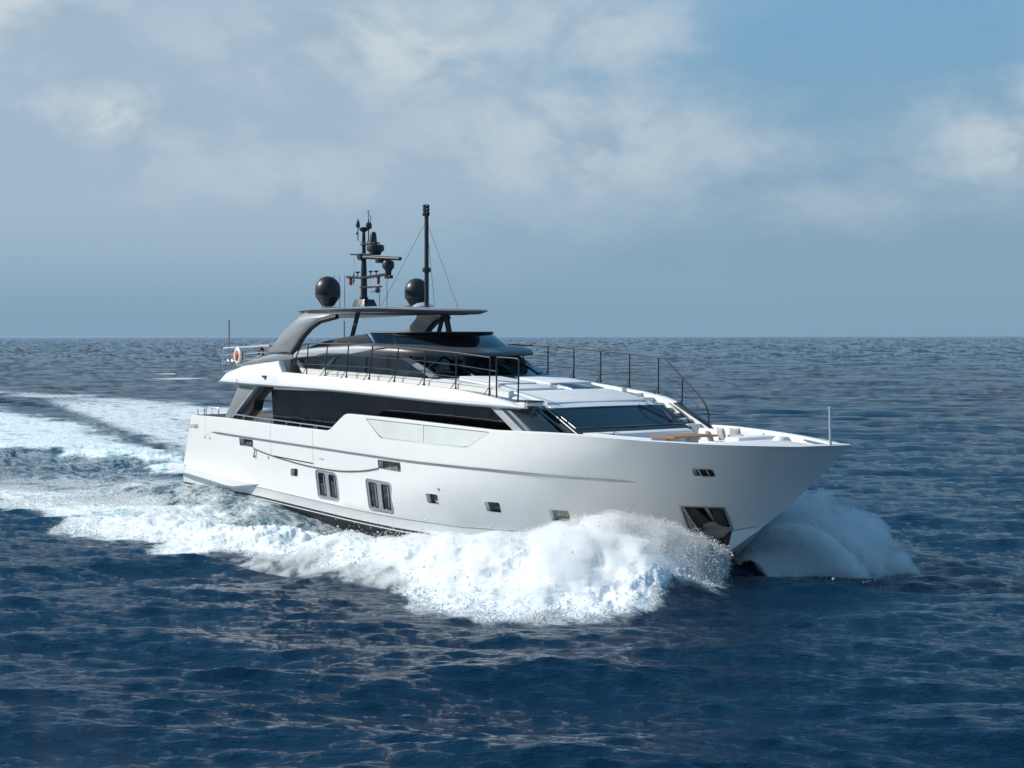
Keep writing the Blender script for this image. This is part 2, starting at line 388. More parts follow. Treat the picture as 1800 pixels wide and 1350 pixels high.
def in_poly(px, pz, P):
    c = False; n = len(P); j = n-1
    for i in range(n):
        if (P[i][1] > pz) != (P[j][1] > pz) and px < (P[j][0]-P[i][0])*(pz-P[i][1])/(P[j][1]-P[i][1])+P[i][0]: c = not c
        j = i
    return c
def cut_niches(cuts):
    bm = bmesh.new(); bm.from_mesh(hull.data)
    for poly, depth, r, side in cuts:
        P = fillet(poly, r, 3) if r else list(poly); xs_, zs_ = [q[0] for q in P], [q[1] for q in P]
        bx = (min(xs_)-.02, max(xs_)+.02, min(zs_)-.02, max(zs_)+.02)
        def local():
            res = []
            for f in bm.faces:
                c = f.calc_center_median()
                if c.y*side <= .05 or f.normal.y*side < .15: continue
                x0 = min(v.co.x for v in f.verts); x1 = max(v.co.x for v in f.verts); z0 = min(v.co.z for v in f.verts); z1 = max(v.co.z for v in f.verts)
                if x1 > bx[0] and x0 < bx[1] and z1 > bx[2] and z0 < bx[3]: res.append(f)
            return res
        F = local(); keep = set(F)
        for i in range(len(P)):
            p0, p1 = P[i], P[(i+1) % len(P)]; d = Vector((p1[0]-p0[0], 0, p1[1]-p0[1]))
            if d.length < 1e-4: continue
            no = Vector((d.z, 0, -d.x)).normalized()
            F = [f for f in keep if f.is_valid]; E = {e for f in F for e in f.edges}; Vv = {v for f in F for v in f.verts}
            rs = bmesh.ops.bisect_plane(bm, geom=F+list(E)+list(Vv), plane_co=Vector((p0[0], 0, p0[1])), plane_no=no, dist=1e-5)
            keep = {g for g in rs['geom'] if isinstance(g, bmesh.types.BMFace)} | {f for f in keep if f.is_valid}
        ins = [f for f in keep if f.is_valid and in_poly(f.calc_center_median().x, f.calc_center_median().z, P)]
        si = set(ins); be = [e for f in ins for e in f.edges if sum(1 for q in e.link_faces if q in si) == 1]
        mp = {}
        def inner(v):
            if v not in mp: mp[v] = bm.verts.new((v.co.x, v.co.y-side*depth, v.co.z))
            return mp[v]
        quads = [(e.verts[0], e.verts[1]) for e in be]
        for a_, b_ in quads: bm.faces.new((a_, b_, inner(b_), inner(a_)))
        bmesh.ops.delete(bm, geom=ins, context='FACES')
    bmesh.ops.recalc_face_normals(bm, faces=bm.faces); bm.to_mesh(hull.data); bm.free()
cuts = []
for side in (-1, 1):
    for p in PORT: cuts.append((p, .17, .07, side))
    for p in WIN: cuts.append((p, .07, .16, side))
    for p in FAIR: cuts.append((p, .20, .03, side))
    cuts += [(BOWF, .16, .06, side), (ANCH, .55, 0, side), (NOTCH, .30, 0, side), (FROST, .04, .12, side)]
cut_niches(cuts)
nm = hull.data
nm.polygons.foreach_set('use_smooth', [True]*len(nm.polygons)); nm.set_sharp_from_angle(angle=math.radians(28))

def on(x, z, off=0.0, side=-1): return (x, side*(float(Y(x, z))+off), z)
def patch(poly, off, side=-1, thick=.012):
    """a thin slab following the hull side"""
    b = MB(); return b.prism(poly, lambda x, z: side*(float(Y(x, z))+off), lambda x, z: side*(float(Y(x, z))+off-thick))
def ring(outer, inner, off, side=-1, depth=.03):
    n = len(outer); A = [on(x, z, off, side) for x, z in outer]; B = [on(x, z, off, side) for x, z in inner]
    C_ = [on(x, z, off-depth, side) for x, z in inner]; D = [on(x, z, off-depth, side) for x, z in outer]
    return MB().add(A+B+C_+D, [(i, (i+1) % n, n+(i+1) % n, n+i) for i in range(n)] + [(n+i, n+(i+1) % n, 2*n+(i+1) % n, 2*n+i) for i in range(n)]
                    + [(3*n+i, 3*n+(i+1) % n, (i+1) % n, i) for i in range(n)])
for side in (-1, 1):
    for j, p in enumerate(PORT):
        q = fillet(grow(p, -.012), .075, 3); rim = ring(q, fillet(grow(p, .012), .065, 3), .006, side, .02).build('porthole', 'white gelcoat', yacht)
        # the pane sits in the after part of the recess, turned slightly forward
        g = [(p[0][0]+.03, p[0][1]-.02), (p[1][0]-.02, p[1][1]-.02), (p[2][0]-.02, p[2][1]+.03), (p[3][0]+.03, p[3][1]+.03)]
        pane = patch(fillet(g, .05, 3), -.15, side).build('pane', 'pale porthole glass' if (j == 3 and side < 0) else 'porthole glass', rim)
    for p in WIN:
        (a, b, c, d) = [np.array(v) for v in p]
        L = lambda s, t: tuple((a*(1-s)+b*s)*(1-t) + (d*(1-s)+c*s)*t)
        fr = MB()
        outer = fillet(p, .17, 5)
        panes = [[L(.07, .07), L(.42, .07), L(.42, .93), L(.07, .93)], [L(.58, .07), L(.93, .07), L(.93, .93), L(.58, .93)]]
        halves = [[L(0, 0), L(.5, 0), L(.5, 1), L(0, 1)], [L(.5, 0), L(1, 0), L(1, 1), L(.5, 1)]]
        for hh, pp, rr in ((halves[0], panes[0], [.17, .001, .001, .17]), (halves[1], panes[1], [.001, .17, .17, .001])):
            rg = ring(fillet(hh, rr, 5), fillet(pp, .11, 5), -.012, side, .06); fr.add(rg.v, rg.f)
        fo = fr.build('hull_window', 'window frame grey', yacht, angle=25)
        rg = ring(fillet(grow(p, -.035), .19, 5), fillet(p, .165, 5), .010, side, .03); rg.build('frame_rim', 'steel', fo)
        for pp in panes:
            patch(fillet(grow(pp, -.01), .11, 5), -.052, side, .008).build('pane', 'dark glass', fo)
            s0, s1 = pp[0], pp[3]
            mx = .62; xt = pp[0][0]+(pp[1][0]-pp[0][0])*mx; xb = pp[3][0]+(pp[2][0]-pp[3][0])*mx
            patch([(xt, pp[0][1]-.08), (xt+.05, pp[0][1]-.08), (xb+.05, pp[3][1]+.08), (xb, pp[3][1]+.08)], -.049, side, .006).build('blind_edge', 'dull steel', fo)
    for j, p in enumerate(FAIR):
        q = fillet(p, .03, 2); fo = ring(fillet(grow(p, -.022), .04, 2), fillet(grow(p, .004), .03, 2), .008, side, .03).build('fairlead', 'steel', yacht)
        patch(grow(p, .002), -.19, side, .006).build('back_plate', 'brown niche' if j else 'dark niche', fo)
        cx = p[0][0]+(p[1][0]-p[0][0])*(.62 if j else .55); cz = p[2][1]+.07
        b = MB(); 
        for dx in (-.12, .12): b.tube([on(cx+dx, cz-.06, -.09, side), on(cx+dx, cz+.10, -.09, side)], .035, 10)
        b.tube([on(cx-.22, cz+.03, -.09, side), on(cx+.22, cz+.03, -.09, side)], .028, 8); b.build('cleat', 'steel', fo)
    q = fillet(BOWF, .06, 4); fo = ring(fillet(grow(BOWF, -.022), .08, 4), q, .012, side, .04).build('fairlead', 'steel', yacht)
    patch(grow(BOWF, .002), -.15, side, .006).build('back_plate', 'dark niche', fo)
    for dx in (.19, .42): b = MB(); b.tube([on(33.03+dx, 2.49, -.03, side), on(33.07+dx, 2.69, -.03, side)], .030, 10); b.build('roller', 'steel', fo)
    # rub rail
    rail_pts = [(7.21, 2.73), (10.81, 2.62), (14.99, 2.50), (20.49, 2.34), (23.74, 2.30), (26.5, 2.265), (28.76, 2.215), (29.96, 2.20), (31.27, 2.19)]
    rp = spline(rail_pts, 6); b = MB()
    sect = [(.0, .048), (.03, .040), (.045, .0), (.03, -.040), (.0, -.048)]
    rr = []
    for i, (x, z) in enumerate(rp):
        tpr = min(1, (x-7.1)/.25, (31.35-x)/.9)
        tpr = max(tpr, .05); rr.append([on(x, z+dz*max(tpr, .35), -.012+dy*tpr, side) for dy, dz in sect])
    b.rings(rr); b.build('rub_rail', 'dull steel', yacht, angle=50)
    # frosted balcony glazing let into the bulwark
    fz = fillet(grow(FROST, .03), .10, 4)
    a = (21.95, 3.60); bq = (21.94, 2.985)
    left = [(FROST[0][0]+.06, FROST[0][1]-.03), (21.91, 3.60), (21.91, 3.02), (FROST[3][0]+.02, FROST[3][1]+.03)]
    right = [(21.99, 3.60), (FROST[1][0]-.12, FROST[1][1]-.025), (FROST[2][0]-.02, FROST[2][1]+.03), (21.99, 3.015)]
    fo = ring(fillet(grow(FROST, -.015), .13, 4), fillet(grow(FROST, .02), .11, 4), .004, side, .03).build('balcony_window', 'frost trim', yacht)
    patch([(21.90, 3.62), (22.0, 3.62), (22.0, 2.99), (21.90, 2.99)], -.012, side, .02).build('mullion', 'frost trim', fo)
    for pp, rr_ in ((left, [.05, .02, .02, .2]), (right, [.02, .05, .2, .02])): patch(fillet(pp, rr_, 4), -.025, side, .01).build('pane', 'frosted glass', fo)
    # shell door seams and small fittings
    def seam(a, b_, wd=.012):
        a = np.array(a); b_ = np.array(b_); d = (b_-a)/np.linalg.norm(b_-a); nrm = np.array([-d[1], d[0]])*wd
        k_ = max(2, int(np.linalg.norm(b_-a)/.4)); mb = MB()
        for i in range(k_):
            p0 = a+(b_-a)*i/k_; p1 = a+(b_-a)*(i+1)/k_
            q = patch([tuple(p0-nrm), tuple(p1-nrm), tuple(p1+nrm), tuple(p0+nrm)], .003, side, .004); mb.add(q.v, q.f)
        return mb
    for a_, b_ in (((11.97, 3.22), (11.93, 2.66)), ((11.93, 2.52), (11.91, 2.06)), ((15.02, 3.12), (14.98, 2.56)), ((14.97, 2.42), (14.95, 1.90))): seam(a_, b_, .008).build('side_door_seam', 'seam', yacht)
    seam((12.05, 2.02), (14.95, 1.89), .022).build('side_door_sill', 'rope black', yacht)
    s = seam((6.73, 3.34), (6.66, 2.64), .006); q = seam((6.65, 2.60), (7.09, 2.60), .006); s.add(q.v, q.f); s.build('stern_door_seam', 'seam', yacht)
    patch(SLOT, .006, side, .01).build('drain_slot', 'dull steel', yacht)
    for (x, z) in ((11.68, 1.93), (22.65, 1.47)):
        b = MB(); b.lathe(on(x, z, -.01, side), [(.055, -.02), (.055, .015), (.03, .022), (.0005, .022)] if side > 0 else [(.055, .02), (.055, -.015), (.03, -.022), (.0005, -.022)], 14, 'y'); b.build('hull_light', 'dull steel', yacht)
    for (x, z) in ((6.63, 2.50), (7.05, 2.47)):
        b = MB(); b.lathe(on(x, z, 0, side), [(.035, -.02), (.035, .015)] if side > 0 else [(.035, .02), (.035, -.015)], 10, 'y'); b.build('hull_vent', 'dark niche', yacht)
    # stern notch bar
    patch(grow(NOTCH, -.02), -.29, side, .01).build('fairlead_back', 'brown niche', yacht)
    b = MB(); b.tube([on(5.75, 2.81, -.08, side), on(5.75, 3.0, -.08, side)], .03, 10); b.build('fairlead_bar', 'steel', yacht)
    # anchor pocket: polished lining, anchor with two flukes
    lin = ring(grow(ANCH, -.045), ANCH, .012, side, .06).build('anchor_pocket', 'dull steel', yacht, angle=20)
    patch(grow(ANCH, .01), -.50, side, .01).build('back_plate', 'dark niche', lin)
    low = [(31.75, .62), (33.07, .70), (32.95, .10), (31.58, .10)]
    patch([(31.84, .84), (33.12, .86), (33.10, .52), (31.80, .36)], -.30, side, .02).build('splash_plate', 'dull steel', lin)
    patch([(31.80, .34), (33.09, .50), (32.95, .07), (31.58, .07)], -.22, side, .02).build('lower_plate', 'boot black', lin)
    cx = 32.52
    b = MB()
    b.prism([(cx-.07, 1.42), (cx+.06, 1.42), (cx+.04, .92), (cx-.06, .92)], lambda x, z: side*(float(Y(x, z))-.22), lambda x, z: side*(float(Y(x, z))-.34))
    b.prism([(cx-.24, .98), (cx+.22, 1.0), (cx+.26, .84), (cx-.34, .82)], lambda x, z: side*(float(Y(x, z))-.10), lambda x, z: side*(float(Y(x, z))-.30)); b.build('anchor_shank', 'dull steel', lin, bevel=.015)
    for poly in ([(cx-.53, 1.40), (cx-.28, 1.40), (cx-.07, 1.04), (cx-.12, .93), (cx-.46, .84)], [(cx+.20, 1.41), (cx+.52, 1.41), (cx+.48, .84), (cx+.14, .92), (cx+.12, 1.02)]):
        b = MB(); b.prism(poly, lambda x, z: side*(float(Y(x, z))-.06-.12*(z-.8)), lambda x, z: side*(float(Y(x, z))-.30)); b.build('anchor_fluke', 'charcoal', lin, bevel=.03)
    b = MB(); b.prism([(cx-.62, 1.42), (cx-.55, 1.42), (cx-.42, .55), (cx-.50, .55)], lambda x, z: side*(float(Y(x, z))-.03), lambda x, z: side*(float(Y(x, z))-.5)); b.build('guide_plate', 'dull steel', lin)
# stem seam between knuckle and stem
for side in (-1, 1):
    b = MB(); path = [on(x, float(zc(x))+.012, .004, side) for x in np.linspace(9.6, 34.0, 90)]
    b.tube(path, .014, 5); b.build('knuckle_line', 'seam', yacht)

# ---- swim platform
b = MB()
def plat(w, z0, z1, x0, x1): 
    b.rings([[(x0, -w, z0), (x0, w, z0), (x0, w, z1), (x0, -w, z1)], [(x1, -w, z0), (x1, w, z0), (x1, w, z1), (x1, -w, z1)]])
b = MB(); b.rings([[(3.6, -3.55, .95), (3.6, 3.55, .95), (3.6, 3.6, 1.30), (3.6, -3.6, 1.30)], [(5.2, -3.75, .92), (5.2, 3.75, .92), (5.2, 3.8, 1.30), (5.2, -3.8, 1.30)]])
b.build('swim_platform', 'white gelcoat', yacht, bevel=.05)
for side in (-1, 1):
    b = MB(); sec = []
    for x, zo, zi, wd in ((5.15, .93, 1.27, .30), (7, .80, 1.15, .33), (8.7, .66, 1.02, .34), (9.3, .64, .97, .33), (10.75, .80, .90, .03)):
        y0 = float(Y(x, 1.0))-.12; sec.append([(x, side*y0, zo), (x, side*(y0+.09+wd), zo), (x, side*(y0+.12+wd), zo+.04), (x, side*(y0+.12+wd), zi-.05), (x, side*(y0+.08+wd), zi-.015), (x, side*(y0+.13), zi+.05), (x, side*y0, zi+.05)])
    b.rings(sec); b.build('platform_wing', 'white gelcoat', yacht, angle=25)

# ---- main deck sole
b = MB(); xs_ = np.concatenate([np.linspace(5.9, 27.4, 30)])
def deckmesh(xs_, dz, inset):
    b = MB(); L = [(x, -(float(Y(x, zdeck(x)+.15))-inset), float(zdeck(x))+dz) for x in xs_]; R = [(x, -y, z) for x, y, z in L]; n = len(xs_)
    return b.add(L+R, [(i, i+1, n+i+1, n+i) for i in range(n-1)])
deckmesh(xs_, .012, .22).build('main_deck', 'teak deck', yacht)
deckmesh(np.linspace(28.5, 35.6, 24), .012, .24).build('foredeck', 'deck white', yacht)

# ---- main saloon: dark glass house with raked front
b = MB()
prof = [(10.6, 2.44), (10.6, 4.54), (16.9, 4.56), (23.1, 4.34), (26.9, 4.27), (28.35, 3.58), (28.4, 2.8), (27.5, 2.44)]
yg = lambda x, z: 2.75+.07*(z-3.5)*(1 if x < 27.2 else .3)
b.prism(prof, lambda x, z: -yg(x, z), yg); sal = b.build('saloon_glass', 'dark glass', yacht, angle=20)
for side in (-1, 1):
    y = side*2.75
    for x in (14.7, 16.6, 18.55, 20.5, 22.5, 24.5):
        b = MB(); b.prism([(x-.012, 2.46), (x+.012, 2.46), (x+.012, 4.42), (x-.012, 4.42)], lambda x, z: side*(yg(x, z)-.006), lambda x, z: side*(yg(x, z)+.006)); b.build('pane_joint', 'charcoal', sal)
    b = MB(); b.prism([(12.02, 2.46), (12.62, 2.46), (12.62, 4.46), (12.02, 4.46)], lambda x, z: side*(yg(x, z)-.012), lambda x, z: side*(yg(x, z)+.012)); b.build('door_post', 'black gloss', sal)
    b = MB(); b.prism([(10.62, 4.53), (11.6, 4.53), (10.62, 3.75)], lambda x, z: side*(yg(x, z)-.008), lambda x, z: side*(yg(x, z)+.008)); b.build('corner_panel', 'black gloss', sal)
    b = MB(); b.prism([(17.9, 3.90), (26.2, 3.78), (27.1, 3.62), (27.1, 3.4), (17.4, 3.5), (17.6, 3.78)], lambda x, z: side*(yg(x, z)-.007), lambda x, z: side*(yg(x, z)+.007)); b.build('dado', 'black gloss', sal)
    # raked grey panel bracing overhang and bulwark
    ya, yb = side*3.50, side*3.30
    b = MB(); b.prism([(25.40, 4.33), (25.97, 4.33), (27.22, 3.60), (26.62, 3.60)], ya, yb); b.build('brace_panel', 'silver paint', yacht, bevel=.02)
    b = MB()
    A = [(25.97, side*3.52, 4.33), (27.22, side*3.52, 3.60)]; sec = []
    for t in np.linspace(0, 1, 9):
        dx = 1.12*t; yy = side*(3.54-.50*t**1.8)
        sec.append([(25.96+dx*.95, yy, 4.33), (27.21+dx, yy, 3.59), (27.21+dx, yy-side*.05, 3.59), (25.96+dx*.95, yy-side*.05, 4.33)])
    b.rings(sec); b.build('brace_shell', 'gunmetal', yacht, angle=60)
    # aft leaning panel
    b = MB(); b.prism([(9.10, 4.80), (10.60, 4.78), (8.42, 3.28), (7.80, 3.30)], side*3.36, side*3.02); pan = b.build('aft_panel', 'grey paint', yacht, bevel=.03)
    b = MB(); b.prism([(10.50, 4.78), (10.98, 4.78), (9.95, 4.10), (9.8, 3.7), (8.95, 3.2), (8.45, 3.2)], side*3.2, side*2.75); b.build('panel_lining', 'charcoal', pan, bevel=.02)
    b = MB(); b.prism([(10.38, 4.74), (10.47, 4.74), (8.50, 3.36), (8.40, 3.36)], side*3.368, side*3.3); b.build('panel_edge', 'silver paint', pan)
    if side < 0:
        cu = bpy.data.curves.new('lettering', 'FONT'); cu.body = 'SANLORENZO'; cu.size = .17; cu.align_x = 'CENTER'; cu.extrude = .002
        to = bpy.data.objects.new('lettering', cu); COL.objects.link(to); bpy.context.view_layer.update()
        tm = bpy.data.meshes.new_from_object(to.evaluated_get(bpy.context.evaluated_depsgraph_get())); bpy.data.objects.remove(to); bpy.data.curves.remove(cu)
        for v in tm.vertices: v.co = (v.co.x*.85, -v.co.z, v.co.y)
        for v in tm.vertices: v.co = (v.co.x+9.52, -3.364+v.co.y, v.co.z+4.52)
        tm.materials.clear(); lo = link('lettering', tm, 'faint lettering', pan, False)

# ---- windshield of the main deck
WSB, WST = [], []
def wsx(y): return -.06*y*y*.35
b = MB()
def wsp(s, t, off=0.0):
    """point of the raked windshield: s 0 stbd..1 port, t 0 bottom..1 top"""
    y = (-2.52+5.04*s)*(1-.02*t); x = 28.58 + wsx(y) + (27.02-28.58)*t; z = 3.55+(4.29-3.55)*t
    return (x+off*.43, y, z+off*.9)
N_ = 24
def wspatch(s0, s1, t0, t1, off, th=.02):
    b = MB(); A = []; 
    for o_ in (off, off-th):
        for j in range(N_+1):
            for t in (t0, t1): A.append(wsp(s0+(s1-s0)*j/N_, t, o_))
    F = []; h = 2*(N_+1)
    for j in range(N_): F += [(2*j, 2*j+2, 2*j+3, 2*j+1), (h+2*j+1, h+2*j+3, h+2*j+2, h+2*j), (2*j+1, 2*j+3, h+2*j+3, h+2*j+1), (2*j+2, 2*j, h+2*j, h+2*j+2)]
    F += [(0, 1, h+1, h), (2*N_+1, 2*N_, h+2*N_, h+2*N_+1)]
    return b.add(A, F)
ws = wspatch(0, 1, -.15, 1.05, .05, .06).build('windshield', 'boot black', yacht)
wspatch(.035, .975, .13, .98, .065, .01).build('pane', 'blue glass', ws)
b = MB(); b.tube([wsp(.0, -.12, .06), wsp(.0, .5, .075), wsp(.0, 1.0, .06)], .022, 8); b.build('edge_trim', 'silver paint', ws)
b = MB(); b.tube([wsp(.036, .98, .07), wsp(.036, .13, .07), wsp(.5, .13, .075), wsp(.97, .13, .07)], .008, 6); b.build('inner_trim', 'dull steel', ws)
b = MB(); b.tube(spline([wsp(.80, .93, .09), wsp(.86, .60, .10), wsp(.91, .22, .10)], 6), .018, 6); b.tube([wsp(.91, .22, .10), wsp(.955, .66, .10)], .012, 6); b.tube(spline([wsp(.89, .99, .09), wsp(.93, .72, .1), wsp(.96, .6, .1)], 5), .012, 6); b.build('wiper', 'black rail', ws)

# ---- upper deck: two wings with walkways plus the middle slab
def zl(x): return float(np.interp(x, [7.68, 16.9, 23.1, 27.06], [4.77, 4.61, 4.39, 4.31]))
def zt(x): return float(np.interp(x, [7.7, 8.07, 9.43, 12.25, 12.55, 20.26, 23.58, 25.39, 26.4, 27.06], [4.80, 5.16, 5.44, 5.68, 5.25, 5.01, 4.85, 4.67, 4.52, 4.37]))
def yo(x): return float(np.interp(x, [7.68, 10, 25.2, 26.0, 26.6, 26.95, 27.08], [3.55, 3.66, 3.68, 3.66, 3.60, 3.50, 3.42]))
for side in (-1, 1):
    b = MB(); rings = []
    for x in [7.7, 7.85, 8.07, 8.6, 9.43, 10.4, 11.4, 12.0, 12.25, 12.55, 12.9, 14, 16, 18, 20.26, 22, 23.58, 24.6, 25.39, 25.41, 26, 26.4, 26.7, 26.95, 27.08]:
        l, t, y = zl(x), zt(x), yo(x); hgt = t-l; lean = .18*min(1, hgt/.5); inner = 2.58 if x < 25.4 else min(3.26, y-.12)
        wk = t-.10 if 12.3 < x < 25.4 else t-.02
        if x < 12.3: wk = 5.02
        wk = max(wk, l+.02)
        p = [(inner, l), (y-.06, l), (y, l+.05), (y+.01, l+min(.16, hgt*.4)), (y-lean*.75, t-min(.10, hgt*.25)), (y-lean-.04, t-.005), (y-lean-.09, t), (max(y-lean-.2, inner+.03), t-.005), (max(y-lean-.215, inner+.02), wk), (inner, wk)]
        rings.append([(x, side*yy, z) for yy, z in p])
    b.rings(rings); b.build('upper_deck', 'white gelcoat', yacht, angle=40)
    # shadow line under the deck edge, drawn in as a grey tube
    b = MB(); b.tube([(x, side*(yo(x)-.10), zl(x)-.012) for x in np.linspace(7.9, 26.9, 40)], .022, 6); b.build('edge_shadow_line', 'seam', yacht)
    # teak walkway
    b = MB(); xs2 = np.linspace(12.6, 25.3, 26); A = [(x, side*(yo(x)-.40), zt(x)-.088) for x in xs2]; B_ = [(x, side*2.60, zt(x)-.088) for x in xs2]; n = len(xs2)
    b.add(A+B_, [(i, i+1, n+i+1, n+i) for i in range(n-1)]); b.build('walkway', 'teak deck', yacht)
    # coaming inside the walkway
    b = MB(); rg = []
    for x in np.linspace(12.2, 25.3, 30):
        z = zt(x); rg.append([(x, side*2.62, z-.12), (x, side*2.62, z+.10), (x, side*2.56, z+.14), (x, side*2.4, z+.14), (x, side*2.4, z-.12)])
    b.rings(rg); b.build('coaming', 'white gelcoat', yacht, angle=50)
    # seam and lamp on the fascia
    b = MB(); b.box(9.40, 9.41, side*3.69-.012, side*3.69+.012, zl(9.4)+.05, zl(9.4)+.20); b.build('fascia_seam', 'seam', yacht)
    b = MB(); b.prism([(11.30, 5.10), (11.62, 5.10), (11.60, 4.93), (11.50, 4.93), (11.48, 5.02), (11.32, 5.03)], side*3.66, side*3.56); b.build('side_lamp', 'dark niche', yacht)
b = MB(); b.prism([(7.8, 4.80), (25.3, 4.36), (25.3, 4.60), (23.5, 4.72), (20.2, 4.88), (12.5, 5.0), (7.8, 5.0)], -2.6, 2.6); b.build('upper_deck_slab', 'deck white', yacht)
# ---- coach roof in front of the wheelhouse with lip over the windshield
b = MB(); rings = []
def zr(x): return float(np.interp(x, [20.4, 21.3, 24, 25.6, 26.5, 27.1], [5.20, 5.17, 4.92, 4.66, 4.48, 4.34]))
for x, w_, lo in ((20.6, 2.45, 4.8), (21.4, 2.48, 4.7), (23, 2.5, 4.6), (24.5, 2.52, 4.5), (25.4, 2.54, 4.36), (26.2, 2.55, 4.24), (26.9, 2.52, 4.22), (27.2, 2.48, 4.25)):
    z = zr(x) if x < 27.15 else 4.30; rings.append([(x + wsx(y_)*1.0, y_, zz) for y_, zz in
        [(-w_, lo), (-w_, z-.07), (-w_+.07, z-.015)] + [(q, z+.02*(1-(q/w_)**2)) for q in np.linspace(-w_+.16, w_-.16, 9)] + [(w_-.07, z-.015), (w_, z-.07), (w_, lo)]])
b.rings(rings); roof = b.build('coach_roof', 'white gelcoat', yacht, angle=40)
b = MB(); b.box(20.9, 24.9, -1.9, -.35, 0, 1)
def pad(x0, x1, y0, y1, h, name='sun_pad', mat='fabric white', base=None, bev=.05):
    b = MB(); f = base or zr; n = 8; top = []; 
    rg = []
    for x in np.linspace(x0, x1, n): rg.append([(x, y0, f(x)-.02), (x, y0, f(x)+h), (x, y1, f(x)+h), (x, y1, f(x)-.02)])
    b.rings(rg); return b.build(name, mat, yacht, bevel=bev)
pad(21.7, 23.9, -1.95, -.25, .10); pad(21.7, 23.9, .35, 2.25, .08); pad(25.0, 26.75, -2.2, 2.2, .045)
pad(23.95, 24.85, -1.9, .15, .035, 'roof_hatch', 'silver paint', bev=.01); pad(24.0, 24.8, .55, 2.0, .045, 'roof_hatch', 'dull steel', bev=.01); pad(23.95, 24.7, -1.7, -.2, .055, 'hatch_lid', 'fabric white', bev=.02)
pad(24.05, 24.75, .65, 1.6, .06, 'hatch_glass', 'blue glass', bev=.01)
# step niche on the starboard side
b = MB(); b.box(25.42, 27.0, -3.24, -2.56, 4.38, 4.50); b.build('boarding_step', 'white gelcoat', yacht, bevel=.02)
b = MB(); b.box(25.44, 27.05, -3.23, -2.58, 4.502, 4.55); b.build('step_mat', 'mat grey', yacht, bevel=.015)
# port stairs down to the foredeck
for i in range(6):
    x = 25.5+.46*i; z = 4.5-.165*i; b = MB(); b.box(x, x+.52, 2.58, 3.22, z-.4, z); b.build('stair_step', 'deck white', yacht, bevel=.015)
b = MB(); b.prism([(25.3, 4.60), (26.6, 4.46), (28.75, 3.5), (28.75, 2.8), (27.9, 2.8), (25.3, 4.2)], 3.24, 3.40); st_ = b.build('stair_wall', 'white gelcoat', yacht, bevel=.03)
b = MB(); b.prism([(26.85, 4.36), (27.05, 4.36), (28.75, 3.52), (28.55, 3.46)], 3.26, 3.50); b.build('stair_trim', 'boot black', yacht, bevel=.02)

# ---- upper house (wheelhouse): tinted glass between brow and deck
glass = empty('wheelhouse'); glass.parent = yacht
def hz(x): return float(np.interp(x, [12, 13.5, 16.6, 21.3], [5.20, 5.14, 5.12, 5.19]))
for side in (-1, 1):
    b = MB(); b.prism([(12.5, 5.80), (15.7, 5.97), (19.3, 5.95), (20.95, 5.20), (16.6, 5.12), (11.7, 5.18)], side*2.50, side*2.47); b.build('side_window', 'tinted glass', glass)
    for xb, xt in ((15.1-1.5, 15.1), (16.55, 17.5), (18.3, 19.2)):
        b = MB(); b.prism([(xt-.04, 5.95), (xt+.05, 5.95), (xb+.05, 5.13), (xb-.04, 5.13)], side*2.46, side*2.40); b.build('mullion', 'black rail', glass)
    b = MB(); b.prism([(14.9, 5.96), (15.0, 5.96), (13.55, 5.13), (13.4, 5.13)], side*2.51, side*2.45); b.build('slanted_frame', 'silver paint', glass)
    b = MB(); b.prism([(18.75, 5.96), (19.35, 5.96), (21.25, 5.20), (20.75, 5.18)], side*2.53, side*2.40); b.build('corner_post', 'grey paint', glass, bevel=.02)
    b = MB(); b.prism([(11.6, 5.78), (12.35, 5.82), (12.05, 5.18), (11.5, 5.18)], side*2.54, side*2.44); b.build('aft_post', 'charcoal', glass, bevel=.02)
def wh(y, t): return (21.85-.10*y*y + (19.75+.05*y*y-21.85)*t, y, 5.20+.75*t)
b = MB(); ys = np.linspace(-2.42, 2.42, 17); A = [wh(y, 0) for y in ys]+[wh(y, 1) for y in ys]; n = len(ys); b.add(A, [(i, i+1, n+i+1, n+i) for i in range(n-1)]); b.build('front_window', 'tinted glass', glass)
b = MB()
for y in (-1.25, .55, 1.9): b.tube([wh(y, .0), wh(y*.97, 1.0)], .045, 6)
b.build('front_mullion', 'black rail', glass)
b = MB(); b.tube([wh(y, -.02) for y in ys], .05, 6); b.build('sill', 'charcoal', glass)
for y in (-.95, .75, 2.05):
    b = MB(); p = wh(y, .22); q = wh(y, .62); b.tube([(p[0]+.16, p[1]-.32, p[2]-.12), (q[0]-.05, q[1], q[2]-.08)], .014, 6); b.tube([(p[0]+.12, p[1]-.22, p[2]-.14), (q[0]-.02, q[1]+.05, q[2]-.1)], .012, 6)
    b.tube([(q[0]+.06, q[1]-.3, q[2]+.06), (p[0]+.02, p[1]+.45, p[2]-.12)], .016, 6); b.lathe((q[0]+.02, q[1], q[2]-.08), [(.045, -.05), (.045, .05)], 8); b.build('wiper', 'dull steel', glass)
b = MB(); b.box(12.3, 20.6, -2.35, 2.35, 5.02, 5.06); b.build('cabin_floor', 'beige', glass)
b = MB(); b.prism([(19.3, 5.06), (20.7, 5.06), (20.7, 5.20), (19.8, 5.30), (19.3, 5.26)], -2.0, 2.0); b.build('helm_console', 'charcoal', glass, bevel=.03)
for y in (-.8, .8):
    b = MB(); b.box(17.9, 18.4, y-.3, y+.3, 5.3, 5.42); b.box(17.8, 17.95, y-.26, y+.26, 5.4, 5.74); b.box(18.05, 18.2, y-.06, y+.06, 5.05, 5.3); b.build('helm_seat', 'fabric taupe', glass, bevel=.03)
b = MB(); b.box(13.9, 14.2, -.7, .7, 5.06, 5.9); b.build('screen_cabinet', 'black rail', glass, bevel=.02)
